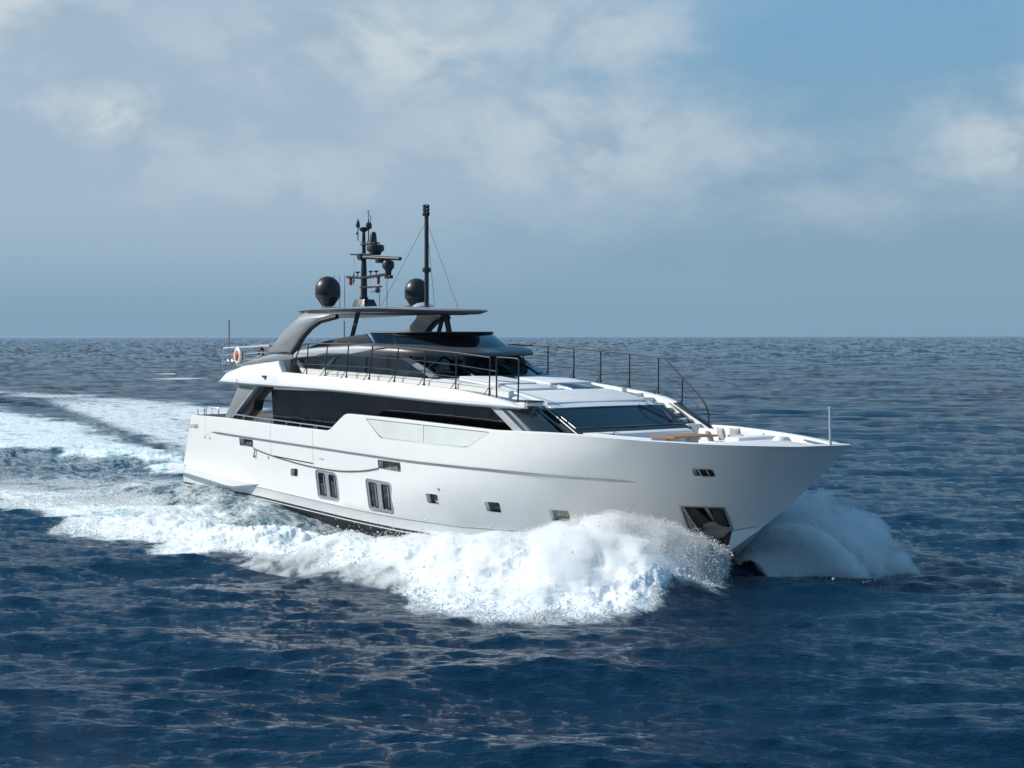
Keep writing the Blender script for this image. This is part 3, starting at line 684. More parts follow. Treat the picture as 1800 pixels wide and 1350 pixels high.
# ---- fly deck brow
def zlow(x): return float(np.interp(x, [8.4, 10, 12.2, 14.2, 15.7, 19.6, 21.4], [5.42, 5.57, 5.73, 5.84, 5.92, 5.91, 5.87]))
def zup(x): return float(np.interp(x, [8.4, 10.7, 12.5, 14.2, 17, 19.4, 20.6, 21.4], [5.50, 5.88, 6.10, 6.22, 6.31, 6.24, 6.14, 6.04]))
half = [(11.8, 2.86), (13, 2.92), (15, 2.96), (17, 2.97), (18.4, 2.95), (19.3, 2.88), (19.9, 2.74), (20.3, 2.52), (20.6, 2.2), (20.85, 1.75), (21.05, 1.2), (21.2, .6), (21.25, 0)]
out = [(x, -y) for x, y in half] + [(x, y) for x, y in half[-2::-1]]
def inset(o, d):
    P = np.array(o); res = []
    for i in range(len(P)):
        a = P[max(i-1, 0)]; c = P[min(i+1, len(P)-1)]; t = (c-a)/np.linalg.norm(c-a); nrm = np.array([-t[1], t[0]]); res.append(tuple(P[i]+nrm*d))
    return res
def smooth_out(o, n=4): return [tuple(p) for p in spline([(x, y, 0) for x, y in o], n)]
o0 = [(p[0], p[1]) for p in smooth_out(out, 3)]
levels = [(.10, lambda x: zlow(x)+.01), (.0, lambda x: zlow(x)+.03), (-.03, lambda x: zlow(x)+(zup(x)-zlow(x))*.35), (.01, lambda x: zlow(x)+(zup(x)-zlow(x))*.75), (.09, lambda x: zup(x)-.03), (.2, lambda x: zup(x)), (.8, lambda x: zup(x)+.07), (1.6, lambda x: zup(x)+.12)]
b = MB(); R_ = []
for d, zf in levels: R_.append([(p[0], p[1], zf(p[0])) for p in inset(o0, d)])
b.rings(R_, False, False, close=False)
n = len(o0); i0 = (len(levels)-1)*n
b.add([R_[-1][i] for i in range(n)], [(i, i+1, n-2-i, n-1-i) for i in range(n//2-1)])
b.add([R_[0][i] for i in range(n)], [(i, i+1, n-2-i, n-1-i) for i in range(n//2-1)])
brow = b.build('fly_brow', 'brow grey', yacht, angle=60)
for side in (-1, 1):   # silver side cheeks and the aft fairing of the brow
    b = MB(); rg = []
    for x in np.linspace(12.2, 18.6, 26):
        t = min(1, max(.05, (18.8-x)/2.2)); z0, z1 = zlow(x)+.05, zup(x)-.035; yy = float(np.interp(x, [11.8, 13, 15, 17, 18.4, 19.3], [2.86, 2.92, 2.96, 2.97, 2.95, 2.88]))
        zm = z1-(z1-z0)*t
        rg.append([(x, side*(yy-.05), z1+.01), (x, side*(yy+.0), z1-.02), (x, side*(yy+.05), z1-(z1-z0)*.45*t), (x, side*(yy+.04), zm), (x, side*(yy-.06), zm)])
    b.rings(rg); b.build('brow_cheek', 'silver paint', yacht, angle=60)
    b = MB(); rg = []
    for x in (8.35, 9.0, 10, 10.9, 11.8, 12.4):
        z0, z1 = zlow(x), zup(x); yy = float(np.interp(x, [8.35, 10, 12.4], [3.10, 3.08, 2.93])); rg.append([(x, side*(yy-.22), z0), (x, side*yy, z0), (x, side*(yy+.03), z0+(z1-z0)*.4), (x, side*(yy-.04), z1-.01), (x, side*(yy-.22), z1)])
    b.rings(rg); b.build('brow_fairing', 'grey paint', yacht, angle=50)
# ---- fly windscreen and side wedges
for side in (-1, 1):
    b = MB(); b.prism([(12.6, 6.10), (12.62, 6.20), (13.76, 6.43), (15.06, 6.58), (16.52, 6.71), (17.0, 6.30), (17.0, 6.22)], side*2.34, side*2.26); wdg = b.build('fly_side_screen', 'charcoal', yacht, bevel=.02)
    for x in (14.0, 14.55): 
        b = MB(); b.box(x-.012, x+.012, side*2.345-.004, side*2.345+.004, 6.2, 6.5); b.build('panel_joint', 'grey paint', wdg)
fb = [(17.2, 2.34), (18.5, 2.26), (19.5, 2.02), (20.15, 1.55), (20.5, .95), (20.62, .3)]; ft = [(16.75, 2.27), (17.9, 2.12), (18.7, 1.88), (19.25, 1.45), (19.55, .9), (19.65, .3)]
fB = [(x, -y) for x, y in fb]+[(x, y) for x, y in fb[::-1]]; fT = [(x, -y) for x, y in ft]+[(x, y) for x, y in ft[::-1]]
fBs = smooth_out(fB, 4); fTs = smooth_out(fT, 4); n = len(fBs)
b = MB(); b.rings([[(p[0], p[1], zup(p[0])+.0) for p in fBs], [(p[0], p[1], 6.73) for p in fTs], [(p[0]-.06, p[1]*.985, 6.73) for p in fTs], [(p[0]-.06, p[1]*.985, zup(p[0])) for p in fBs]], False, False, close=False); fs_ = b.build('fly_windscreen', 'smoked glass', yacht, angle=60)
b = MB(); b.tube([(p[0]-.03, p[1], 6.745) for p in fTs], .035, 8); b.build('top_rail', 'black rail', fs_)
b = MB(); rg = [[(p[0]-.10, p[1]*.97, 6.70), (p[0]-.75, p[1]*.80, 6.70), (p[0]-.75, p[1]*.80, 6.42), (p[0]-.16+.14, p[1]*.975, 6.50)] for p in fTs[3:-3]]; b.rings(rg); b.build('dash_hood', 'black rail', fs_, angle=50)
b = MB(); b.box(16.9, 17.4, -1.3, 1.3, 6.2, 6.62); b.build('fly_console', 'charcoal', yacht, bevel=.04)
# ---- hardtop
hp = [(12.2, 2.62), (13.2, 2.66), (15.2, 2.52), (16.8, 2.28), (18.1, 1.90), (19.1, 1.40), (19.75, .80), (20.02, .25)]
aft = [(11.3, 1.9), (10.7, 1.0), (10.5, 0)]
ho = [(x, -y) for x, y in aft[::-1]] + [(x, -y) for x, y in hp] + [(x, y) for x, y in hp[::-1]] + [(x, y) for x, y in aft[:-1]]
ho = [(p[0], p[1]) for p in smooth_out(ho+[ho[0]], 4)][:-1]
def hz_(x): return float(np.interp(x, [10.5, 13, 17, 20.7], [7.50, 7.66, 7.68, 7.53]))
def hins(d):
    P = np.array(ho); n = len(P); res = []
    for i in range(n):
        t = P[(i+1) % n]-P[i-1]; t /= np.linalg.norm(t); res.append(P[i]+np.array([-t[1], t[0]])*d)
    return res
b = MB(); R_ = []
for d, dz in ((.62, -.19), (.30, -.17), (.07, -.08), (.0, -.035), (.035, 0.0), (.16, .03), (.7, .06)): R_.append([(p[0], p[1], hz_(p[0])+dz) for p in hins(d)])
b.rings(R_); ht = b.build('hardtop', 'grey paint', yacht, angle=60)
b = MB(); b.rings([[(p[0], p[1], hz_(p[0])-.195) for p in hins(.75)], [(p[0], p[1], hz_(p[0])-.215) for p in hins(.80)]]); b.build('headliner', 'charcoal', ht)
for side in (-1, 1):
    # arch leg sweeping up from the brow into the hardtop
    b = MB(); rg = []
    for xo, xi, z, y, th in ((10.75, 12.35, 6.02, 3.04, .20), (11.65, 13.0, 6.62, 3.0, .20), (12.25, 13.55, 7.02, 2.93, .20), (12.75, 14.05, 7.28, 2.85, .20), (13.0, 15.0, 7.44, 2.72, .22)):
        rg.append([(xo, side*(y-.02), z+.10 if z > 6.1 else z), (xo+.04, side*(y+.03), z+.05 if z > 6.1 else z), (xi-.1, side*(y+.03), z), (xi, side*(y-.03), z-.05), (xi, side*(y-th-.1), z-.05), (xo, side*(y-th), z+.06 if z > 6.1 else z)])
    b.rings(rg); leg = b.build('arch_leg', 'grey paint', yacht, angle=45)
    b = MB(); b.tube([(xi+.01, side*(y-.12), z-.05) for xi, z, y in ((12.35, 6.02, 3.04), (13.0, 6.60, 3.0), (13.55, 7.0, 2.93), (14.05, 7.24, 2.85), (15.0, 7.40, 2.72))], .10, 8); b.build('leg_lining', 'black rail', leg)
    b = MB(); b.rings([[(14.95, side*2.02, 6.5), (15.17, side*2.02, 6.5), (15.17, side*1.96, 6.5), (14.95, side*1.96, 6.5)], [(15.40, side*2.02, 7.5), (15.62, side*2.02, 7.5), (15.62, side*1.96, 7.5), (15.40, side*1.96, 7.5)]]); b.build('hardtop_strut', 'black rail', yacht)
b = MB(); b.rings([[(19.05, -.45, 6.5), (19.27, -.45, 6.5), (19.27, -.36, 6.5), (19.05, -.36, 6.5)], [(18.75, -.45, 7.42), (18.99, -.45, 7.42), (18.99, -.36, 7.42), (18.75, -.36, 7.42)]]); b.build('hardtop_strut', 'black rail', yacht)
# ---- domes, antennas
for (x, y) in ((13.45, -2.0), (13.7, 2.0)):
    z0 = hz_(x)+.05; b = MB(); R0 = .485
    prof = [(.17, 0), (.17, .06), (.26, .10), (.42, .34), (R0-.012, .40), (R0, .41), (R0, .44), (R0*.985, .46), (R0, .48), (R0, .70)] + [(R0*math.cos(a), .70+.50*math.sin(a)) for a in np.linspace(.12, 1.54, 12)] + [(.001, 1.2)]
    b.lathe((x, y, z0), prof, 36); dm = b.build('radome', 'mast charcoal', yacht, angle=40)
    b = MB(); b.tube([(x-.42, y, z0+.02), (x-.52, y, z0+.38)], .02, 6); b.tube([(x, y, z0-.06), (x, y, z0+.05)], .2, 12); b.build('bracket', 'dull steel', dm)
for (x, y, h) in ((12.36, -1.0, 1.36), (12.73, -1.0, 1.32), (13.09, -1.0, 1.31), (14.9, -.6, .95), (15.4, -.6, 1.15)):
    b = MB(); z0 = hz_(x)+.03; b.tube([(x, y, z0), (x, y, z0+.15), (x, y, z0+h)], [.022, .02, .011], 6); b.build('whip_antenna', 'dull steel', yacht)
# ---- radar mast
mast = empty('radar_mast'); mast.parent = yacht
mx, my = 12.94, 0.0; mz = hz_(12.94)+.03
def P(px, py, y=0.0): return ((px-640)*.0229*1.0+12.94, y, 7.86+(535-py)*.02235)
b = MB(); b.rings([[(mx-.42, -.36, mz), (mx+.50, -.36, mz), (mx+.50, .36, mz), (mx-.42, .36, mz)], [(mx-.36, -.28, mz+.22), (mx+.44, -.28, mz+.22), (mx+.44, .28, mz+.22), (mx-.36, .28, mz+.22)], [(mx-.32, -.24, mz+.38), (mx+.36, -.24, mz+.38), (mx+.36, .24, mz+.38), (mx-.32, .24, mz+.38)]]); b.build('mast_base', 'mast charcoal', mast, bevel=.04)
b = MB(); b.lathe((mx, my, 0), [(.17, mz+.36), (.17, mz+.46), (.13, mz+.48), (.13, mz+.8), (.115, mz+1.5), (.10, mz+1.95), (.085, mz+2.0), (.07, mz+2.9), (.055, mz+3.0)], 20); b.build('mast_tube', 'mast charcoal', mast)
def arm(name, zz, x0, x1, y0, y1, w0, w1, th, mat='mast charcoal', dz0=0, dz1=0):
    b = MB(); b.rings([[(x0, y0-w0, zz+dz0), (x0, y0+w0, zz+dz0), (x0, y0+w0, zz+dz0+th), (x0, y0-w0, zz+dz0+th)], [(mx, -.12, zz-.01), (mx, .12, zz-.01), (mx, .12, zz+th), (mx, -.12, zz+th)], [(x1, y1-w1, zz+dz1), (x1, y1+w1, zz+dz1), (x1, y1+w1, zz+dz1+th), (x1, y1-w1, zz+dz1+th)]])
    return b.build(name, mat, mast, bevel=.012)
zz = lambda py: 7.86+(535-py)*.02235
arm('crosstree', zz(490), 11.75, 14.65, 0, 0, .06, .10, .09, dz0=.06, dz1=.10)
arm('crosstree', zz(506), 12.7, 14.1, 0, 0, .05, .07, .06)
arm('crosstree', zz(431), 12.75, 13.9, 0, 0, .06, .12, .05, dz1=.03)
arm('crosstree', zz(449), 12.0, 13.7, 0, 0, .04, .10, .06, dz0=.05)
b = MB(); b.tube([(13.0, -.12, zz(452)), (15.6, -.12, zz(459))], .075, 10); b.lathe((14.3, -.12, zz(462)), [(.22, -.05), (.22, .12)], 14); b.build('radar_scanner', 'mast charcoal', mast)
b = MB(); b.lathe((12.94, -.12, zz(451.5)), [(.13, -.12), (.13, .14)], 16, 'y'); b.build('scanner_hub', 'mast charcoal', mast)
b = MB(); b.lathe((13.75, 0, zz(446)), [(.20, -.08), (.24, .03), (.34, .10), (.345, .22), (.33, .29), (.26, .33), (.001, .34)], 28); b.build('radar_dome', 'mast charcoal', mast)
b = MB(); b.lathe((13.60, 0, zz(430)), [(.15, -.02), (.145, .12), (.12, .38), (.09, .46), (.001, .48)], 20); b.build('satellite_cone', 'mast charcoal', mast)
b = MB(); b.lathe((14.62, 0, zz(482)), [(.05, -.22), (.10, -.15), (.13, .1), (.23, .22), (.24, .36), (.20, .46), (.06, .52), (.05, .64)], 20); b.build('searchlight', 'mast charcoal', mast)
b = MB(); b.box(14.45, 14.85, -.07, .07, zz(490)-.03, zz(490)+.10); b.tube([(14.65, 0, zz(484)), (14.65, 0, zz(490))], .05, 8); b.build('thermal_camera', 'mast charcoal', mast, bevel=.02)
for x in (12.0, 13.95):
    b = MB(); b.lathe((x, 0, zz(490)), [(.001, -.24), (.055, -.22), (.065, -.14), (.06, -.04), (.06, 0)], 14); b.build('signal_lamp', 'red lens', mast)
    b = MB(); b.lathe((x, 0, zz(490)), [(.07, .0), (.07, .12), (.001, .14)], 12); b.build('lamp_cap', 'mast charcoal', mast)
for x in (13.42, 13.8, 12.5):
    b = MB(); b.lathe((x, 0, zz(487)), [(.02, .0), (.02, .16), (.09, .19), (.09, .23), (.001, .24)], 12); b.build('gps_antenna', 'mast charcoal', mast)
b = MB(); b.tube([(13.4, 0, zz(514)), (13.9, 0, zz(511))], .02, 6); b.lathe((13.9, 0, zz(511)), [(.05, -.11), (.10, -.06), (.11, .04), (.06, .12)], 14, 'x'); b.build('loudhailer', 'mast charcoal', mast)
tz = mz+3.0
b = MB(); b.lathe((mx, 0, tz), [(.05, -.06), (.06, 0), (.16, .08), (.20, .17), (.19, .20), (.001, .20)], 18); b.build('mast_head', 'mast charcoal', mast)
b = MB(); b.tube(spline([(mx, 0, tz-.36), (mx-.30, 0, tz-.36), (mx-.40, 0, tz-.26), (mx-.41, 0, tz+.0), (mx-.41, 0, tz+.22)], 4), .022, 6); b.lathe((mx-.41, 0, tz+.2), [(.03, 0), (.085, .04), (.085, .12), (.045, .30), (.001, .36)], 12); b.lathe((mx-.46, 0, tz-.02), [(.05, -.04), (.05, .04)], 8); b.build('wind_sensor', 'mast charcoal', mast)
b = MB(); b.tube(spline([(mx, 0, tz-.38), (mx+.26, 0, tz-.38), (mx+.33, 0, tz-.28), (mx+.33, 0, tz+.5)], 4), .024, 6); b.lathe((mx+.36, 0, tz+.10), [(.05, 0), (.12, .05), (.12, .22), (.05, .28)], 10); b.tube(spline([(mx+.37, 0, tz+.30), (mx+.47, 0, tz+.42), (mx+.45, 0, tz+.62), (mx+.33, 0, tz+.70)], 4), .015, 5); b.tube([(mx+.33, 0, tz+.5), (mx+.33, 0, tz+.84)], .014, 5)
for a in (-.1, .0, .1): b.tube([(mx+.33, 0, tz+.70), (mx+.33+a, a*.4, tz+.86)], .006, 4)
b.build('anemometer', 'mast charcoal', mast)
b = MB(); b.tube([(12.35, -.05, zz(450)), (12.34, -.05, zz(487))], .005, 4); b.tube([(13.35, .05, zz(505)), (13.32, .05, zz(450))], .005, 4); b.build('flag_halyard', 'dull steel', mast)
# ---- light mast with stays
lm = empty('light_mast'); lm.parent = yacht
lx = 17.13; lz = hz_(lx)
b = MB(); b.lathe((lx, 0, 0), [(.11, lz), (.11, lz+.06), (.085, lz+.08), (.08, lz+3.4), (.06, lz+3.48)], 14); b.lathe((lx, 0, zz(480)), [(.10, -.10), (.16, -.06), (.16, .05), (.10, .10)], 12); b.build('mast_pole', 'mast charcoal', lm)
b = MB(); b.lathe((lx-.03, 0, lz+3.42), [(.11, 0), (.14, .03), (.14, .10), (.10, .14), (.12, .16), (.12, .42), (.001, .44)], 16); b.build('navigation_light', 'mast charcoal', lm)
b = MB()
for q in (.08, .20, .32): b.lathe((lx+.13, -.03, lz+3.42+q), [(.06, 0), (.075, .03), (.06, .07), (.001, .075)], 10)
b.build('light_cluster', 'black rail', lm)
b = MB()
for e in ((16.3, -1.5), (18.96, .1), (15.6, 1.5)): b.tube([(lx, 0, lz+3.25), (e[0], e[1], hz_(e[0])+.03)], .007, 5)
b.build('mast_stay', 'rope black', lm)
b = MB(); b.box(14.5, 15.4, .3, .9, hz_(15), hz_(15)+.12); b.build('roof_hatch', 'charcoal', yacht, bevel=.03)
b = MB(); b.lathe((15.8, .8, hz_(15.8)), [(.45, 0), (.42, .10), (.25, .20), (.001, .24)], 20); b.build('air_vent', 'silver paint', yacht)

# ---- guard rails
def rail(name, top, posts, wires, r=.026, braces=True, side=-1):
    root = MB(); root.tube(top, r, 8); ro = root.build(name, 'black rail', yacht)
    for (bx, by, bz), (tx, ty, tzz) in posts:
        b = MB(); b.tube([(bx, by, bz-.02), (tx, ty, tzz)], .024, 8); b.lathe((bx, by, bz-.01), [(.045, 0), (.045, .05), (.03, .06)], 8)
        if braces: b.tube([(bx-.26, by+side*.06, bz-.03), (bx-.02, by, bz+.26)], .013, 6); b.lathe((bx-.26, by+side*.06, bz-.03), [(.03, 0), (.03, .03)], 8)
        b.build('post', 'black rail', ro)
    for wv in wires: b = MB(); b.tube(wv, .009, 5); b.build('rail_wire', 'black rail', ro)
    return ro
yr = -3.40
bs = [(14.14, 5.16), (15.42, 5.15), (16.85, 5.12), (18.32, 5.09), (19.88, 5.02), (21.65, 4.95), (23.45, 4.84), (25.26, 4.68)]
tp = [(14.27, 6.35), (15.60, 6.34), (17.01, 6.33), (18.56, 6.29), (20.16, 6.23), (21.77, 6.15), (23.51, 6.06), (25.32, 5.92)]
top = spline([(13.02, yr, 5.24), (13.25, yr, 5.6), (13.75, yr, 6.22), (14.27, yr, 6.35)], 5)[:-1] + [(x, yr, z) for x, z in tp]
wires = [[(bx+(tx-bx)*f, yr, bz+(tzz-bz)*f) for (bx, bz), (tx, tzz) in zip(bs, tp)] for f in (.34, .67)]
wires = [[(13.2+.25*i, yr, wv[0][2]+.01)] + wv for i, wv in enumerate(wires)]
rail('guard_rail', top, [((bx, yr, bz), (tx, yr, tzz)) for (bx, bz), (tx, tzz) in zip(bs, tp)], wires)
b = MB(); b.tube(spline([(25.65, yr, 4.62), (25.65, yr, 5.80), (25.72, yr, 5.92), (25.85, yr, 5.93), (26.65, yr, 5.90), (26.78, yr, 5.84), (26.80, yr, 5.7), (26.74, yr, 4.50)], 4), .026, 8); b.tube([(25.65, yr, 5.18), (26.76, yr, 5.14)], .018, 6); b.tube([(25.30, yr, 5.5), (25.65, yr, 5.48)], .015, 6); b.build('boarding_gate', 'black rail', yacht)
yp = 3.40
tpP = [(12.8, 6.40), (14.2, 6.38), (15.7, 6.36), (17.2, 6.32), (18.67, 6.27), (20.13, 6.24), (21.6, 6.16), (23.07, 6.08), (24.6, 5.99), (26.07, 5.87)]
bsP = [(x, float(np.interp(x, [12.8, 21.6, 23.04, 24.53, 26.0], [5.25, 5.10, 4.97, 4.83, 4.64]))) for x, _ in tpP]
topP = [(x, yp, z) for x, z in tpP] + spline([(26.07, yp, 5.87), (26.45, yp, 5.78), (27.25, yp, 5.19), (27.95, yp, 4.68), (28.34, yp, 4.30), (28.50, yp, 3.9), (28.45, yp, 3.5)], 5)[1:]
wP = [[(bx, yp, bz+(tzz-bz)*f) for (bx, bz), (tx, tzz) in zip(bsP, tpP)] + [(26.5, yp, 4.64+1.15*f-.02), (27.25, yp, 4.15+1.0*f), (28.4, yp, 3.4+.75*f)] for f in (.34, .67)]
rail('guard_rail', topP, [((bx, yp, bz), (tx, yp, tzz)) for (bx, bz), (tx, tzz) in zip(bsP, tpP)] + [((27.22, yp, 4.17), (27.25, yp, 5.19))], wP, side=1)
# stainless bulwark rail on the aft side deck, stern rails and upper aft rail
for side in (-1, 1):
    y = side*3.56; pts = [(8.92, 3.50), (9.95, 3.46), (11.86, 3.40), (13.85, 3.33), (14.88, 3.30), (16.12, 3.26)]
    b = MB(); b.tube([(8.75, y, 3.30), (8.85, y, 3.46)] + [(x, y, z+.02) for x, z in pts], .028, 8); ro = b.build('bulwark_rail', 'steel', yacht)
    for x in (9.75, 10.75, 11.80, 11.98, 12.95, 13.95, 14.92, 15.08): 
        z = float(np.interp(x, [q[0] for q in pts], [q[1] for q in pts])); b = MB(); b.tube([(x, y, float(zs(x))-.02), (x, y, z+.02)], .026, 8); b.build('post', 'dull steel', ro)
    b = MB(); y = side*3.3
    b.tube([(5.5, y, 3.36), (5.5, y, 3.62), (6.05, y, 3.62), (6.05, y, 3.36)], .02, 6); b.tube(spline([(6.2, y, 3.36), (6.2, y, 3.63), (6.3, y, 3.70), (7.15, y, 3.70), (7.25, y, 3.63), (7.25, y, 3.36)], 3), .02, 6); b.tube([(6.2, y, 3.52), (7.25, y, 3.52)], .014, 6); b.tube([(6.7, y, 3.36), (6.7, y, 3.70)], .014, 6); b.build('stern_rail', 'dull steel', yacht)
    y = side*2.95
    b = MB(); b.tube(spline([(7.0, y, 5.25), (7.05, y, 6.05), (7.3, y, 6.14), (9.0, y, 6.19), (10.5, y, 6.24), (10.62, y, 6.2), (10.45, y, 5.80)], 4), .030, 8)
    for f in (5.60, 5.85): b.tube([(7.05, y, f), (10.4, y, f+.14)], .010, 5)
    for x in (8.1, 9.2): b.tube([(x-.18, y, 5.25), (x, y, 6.17)], .014, 6)
    b.build('aft_rail', 'rail steel', yacht)
    b = MB(); b.tube([(7.25, side*2.8, 5.1), (7.25, side*2.8, 7.28)], [.035, .032], 8); b.build('davit_pole', 'dull steel', yacht)
    b = MB(); y = side*3.15
    for x in (7.65, 8.0): b.tube(spline([(x, y, 5.15), (x-.03, y, 5.55), (x+.08, y, 5.65), (x+.2, y, 5.55), (x+.18, y, 5.2)], 4), .020, 6)
    b.tube([(7.35, y, 5.18), (8.3, y, 5.28)], .03, 6); b.tube([(7.4, y, 5.2), (7.4, y, 5.5), (7.6, y, 5.55)], .018, 6); b.build('deck_cleat', 'steel', yacht)
b = MB(); b.tube([(7.05, -2.95, 6.08), (7.0, 2.95, 6.08)], .022, 8); b.tube([(7.05, -2.95, 5.72), (7.0, 2.95, 5.72)], .012, 6)
for y in (-2, -1, 0, 1, 2): b.tube([(7.03, y, 5.0), (7.03, y, 6.08)], .016, 6)
b.build('aft_rail', 'rail steel', yacht)
# jackstaff and bow details
b = MB(); b.tube([(37.0, -.35, 3.5), (36.97, -.35, 4.58)], [.040, .036], 8); b.lathe((36.97, -.35, 4.56), [(.045, 0), (.045, .04), (.001, .06)], 8); b.build('jackstaff', 'rail steel', yacht)
for side in (-1, 1):
    b = MB(); b.tube([(34.0, side*(float(Y(34, 3.4))-.33), 3.44), (36.3, side*(float(Y(36.3, 3.4))-.26), 3.42)], .028, 8); b.tube([(34.1, side*(float(Y(34.1, 3.2))-.33), 3.30), (36.2, side*(float(Y(36.2, 3.2))-.24), 3.30)], .012, 6); b.build('bow_rail', 'dull steel', yacht)
# foredeck furniture fixed to the deck
zf = 2.80
b = MB(); b.prism([(28.55, zf), (28.75, zf), (29.25, zf), (29.25, 3.2), (28.95, 3.24), (28.9, 3.52), (28.60, 3.58), (28.55, 3.5)], -2.3, 2.3); b.build('sofa_back', 'fabric white', yacht, bevel=.05)
for side in (-1, 1):
    y0 = side*2.35; y1 = side*1.75
    b = MB(); b.box(29.0, 31.9, min(y0, y1), max(y0, y1), zf, 3.22); so_ = b.build('sofa_side', 'fabric white', yacht, bevel=.06)
    b = MB(); b.rings([[(29.0, side*2.32, 3.18), (29.0, side*2.62, 3.18), (29.0, side*2.60, 3.58), (29.0, side*2.42, 3.60)], [(31.9, side*2.32, 3.18), (31.9, side*2.50, 3.18), (31.9, side*2.48, 3.55), (31.9, side*2.38, 3.57)]]); b.build('backrest', 'fabric white', so_, bevel=.05)
b = MB(); b.box(31.95, 32.6, .55, 2.35, zf, 3.50); b.build('seat_end', 'fabric white', yacht, bevel=.10)
b = MB(); rg = []
for x, w_ in ((32.9, 2.0), (33.6, 1.7), (34.4, 1.35), (35.2, .95), (35.9, .5)): rg.append([(x, -w_, zf), (x, -w_, 3.36), (x, -w_+.15, 3.42), (x, w_-.15, 3.42), (x, w_, 3.36), (x, w_, zf)])
b.rings(rg); b.build('bow_sun_pad', 'fabric white', yacht, bevel=.03)
b = MB(); b.lathe((33.4, 1.6, 3.3), [(.30, 0), (.30, .10), (.22, .22), (.001, .26)], 18); b.build('deck_pod', 'deck white', yacht)
# aft deck furniture fixed in place
b = MB(); b.box(7.6, 8.5, -.4, 2.4, 2.45, 2.85); b.box(7.4, 7.7, -.4, 2.4, 2.45, 3.25); b.build('aft_sofa', 'beige', yacht, bevel=.06)
b = MB(); b.box(6.9, 8.4, -1.9, .6, 5.0, 5.42); b.box(8.3, 8.7, -1.9, .6, 5.0, 5.80); b.build('upper_sofa', 'beige', yacht, bevel=.06)
b = MB(); b.box(9.2, 10.9, .6, 2.2, 5.72, 5.78); b.box(10.0, 10.2, 1.3, 1.5, 5.0, 5.74); b.build('upper_table', 'wood brown', yacht, bevel=.02)
b = MB(); b.tube([(8.2, -2.3, 6.235), (10.0, -2.3, 6.29)], .04, 6); b.build('bimini_roll', 'wood brown', yacht)
# ================================================================== loose things aboard (world z = yacht z + 0.6)
DZ = 0.6
t = tag(empty('table', (30.72, 0, 2.80+DZ)), 'teak topped table standing before the foredeck sofa', 'table')
b = MB(); b.box(-.52, .58, -.95, .98, .66, .72); b.build('tabletop', 'teak', t, bevel=.008)
for y in (-.45, .42):
    b = MB(); b.box(-.12, .12, y-.16, y+.16, .02, .66); b.build('pedestal', 'fabric grey', t, bevel=.01)
def cushion(loc, rot, mat, label, s=.46):
    n = 12; V = []; F = []
    for k in (1, -1):
        for i in range(n+1):
            for j in range(n+1):
                u, v = 2*i/n-1, 2*j/n-1; h = (max(0, (1-u*u))*max(0, (1-v*v)))**.42
                pin = 1-.10*(1-abs(u*v)) if (abs(u) == 1 or abs(v) == 1) else 1-.06*(1-abs(u*v))*max(abs(u), abs(v))**3
                V.append((u*s/2*pin, k*h*.085, v*s/2*pin))
    N = n+1
    for k in (0, 1):
        o = k*N*N
        for i in range(n):
            for j in range(n): F.append((o+i*N+j, o+(i+1)*N+j, o+(i+1)*N+j+1, o+i*N+j+1))
    ob = MB().add(V, F).build('cushion', mat, None, True, weld=True); ob.location = loc; ob.rotation_euler = rot
    return tag(ob, label, 'cushion', 'throw cushions on the foredeck sofa')
R_ = math.radians
cushion((29.45, -2.02, 3.40+DZ), (R_(-20), 0, R_(35)), 'fabric grey', 'pale grey cushion standing up at the near end of the sofa')
cushion((29.85, -2.04, 3.36+DZ), (R_(-38), 0, R_(20)), 'fabric taupe', 'brown cushion leaning by the near end of the sofa', .42)
cushion((30.35, 2.10, 3.46+DZ), (R_(14), 0, R_(-18)), 'fabric grey', 'pale grey cushion on the far sofa, left of its twin')
cushion((30.95, 2.12, 3.46+DZ), (R_(12), 0, R_(6)), 'fabric grey', 'pale grey cushion on the far sofa, nearest the bow')
cushion((30.0, 1.92, 3.36+DZ), (R_(22), 0, R_(-30)), 'fabric taupe', 'brown cushion half hidden behind the teak table', .42)
cushion((31.35, 1.88, 3.32+DZ), (R_(26), 0, R_(10)), 'fabric grey', 'grey cushion low behind the table pedestals', .42)
# lifebuoy on the upper aft rail
lb = tag(empty('lifebuoy', (8.34, -3.02, 5.83+DZ)), 'white lifebuoy with an orange centre hanging on the upper aft rail', 'lifebuoy')
lb.rotation_euler = (0, 0, R_(-8))
n1, n2 = 36, 12; V = []; F = []
for i in range(n1):
    a = 2*math.pi*i/n1
    for j in range(n2):
        q = 2*math.pi*j/n2; r = .265+.072*math.cos(q); V.append((r*math.cos(a), .06*math.sin(q), r*math.sin(a)))
for i in range(n1):
    for j in range(n2): F.append((i*n2+j, ((i+1) % n1)*n2+j, ((i+1) % n1)*n2+(j+1) % n2, i*n2+(j+1) % n2))
MB().add(V, F).build('ring', 'buoy white', lb)
b = MB(); b.lathe((0, .05, -.03), [(.10, -.20), (.17, -.12), (.17, .10), (.08, .20)], 14); b.build('line_bag', 'orange', lb)
b = MB()
for i in range(4):
    a0 = math.pi/4+i*math.pi/2; b.tube(spline([((.34)*math.cos(a0+u), -.01, .34*math.sin(a0+u)) if u in (0, 1.57) else ((.375)*math.cos(a0+u), -.02, .375*math.sin(a0+u)) for u in (0, .5, 1.05, 1.57)], 4), .010, 5)
b.build('grab_line', 'buoy white', lb)
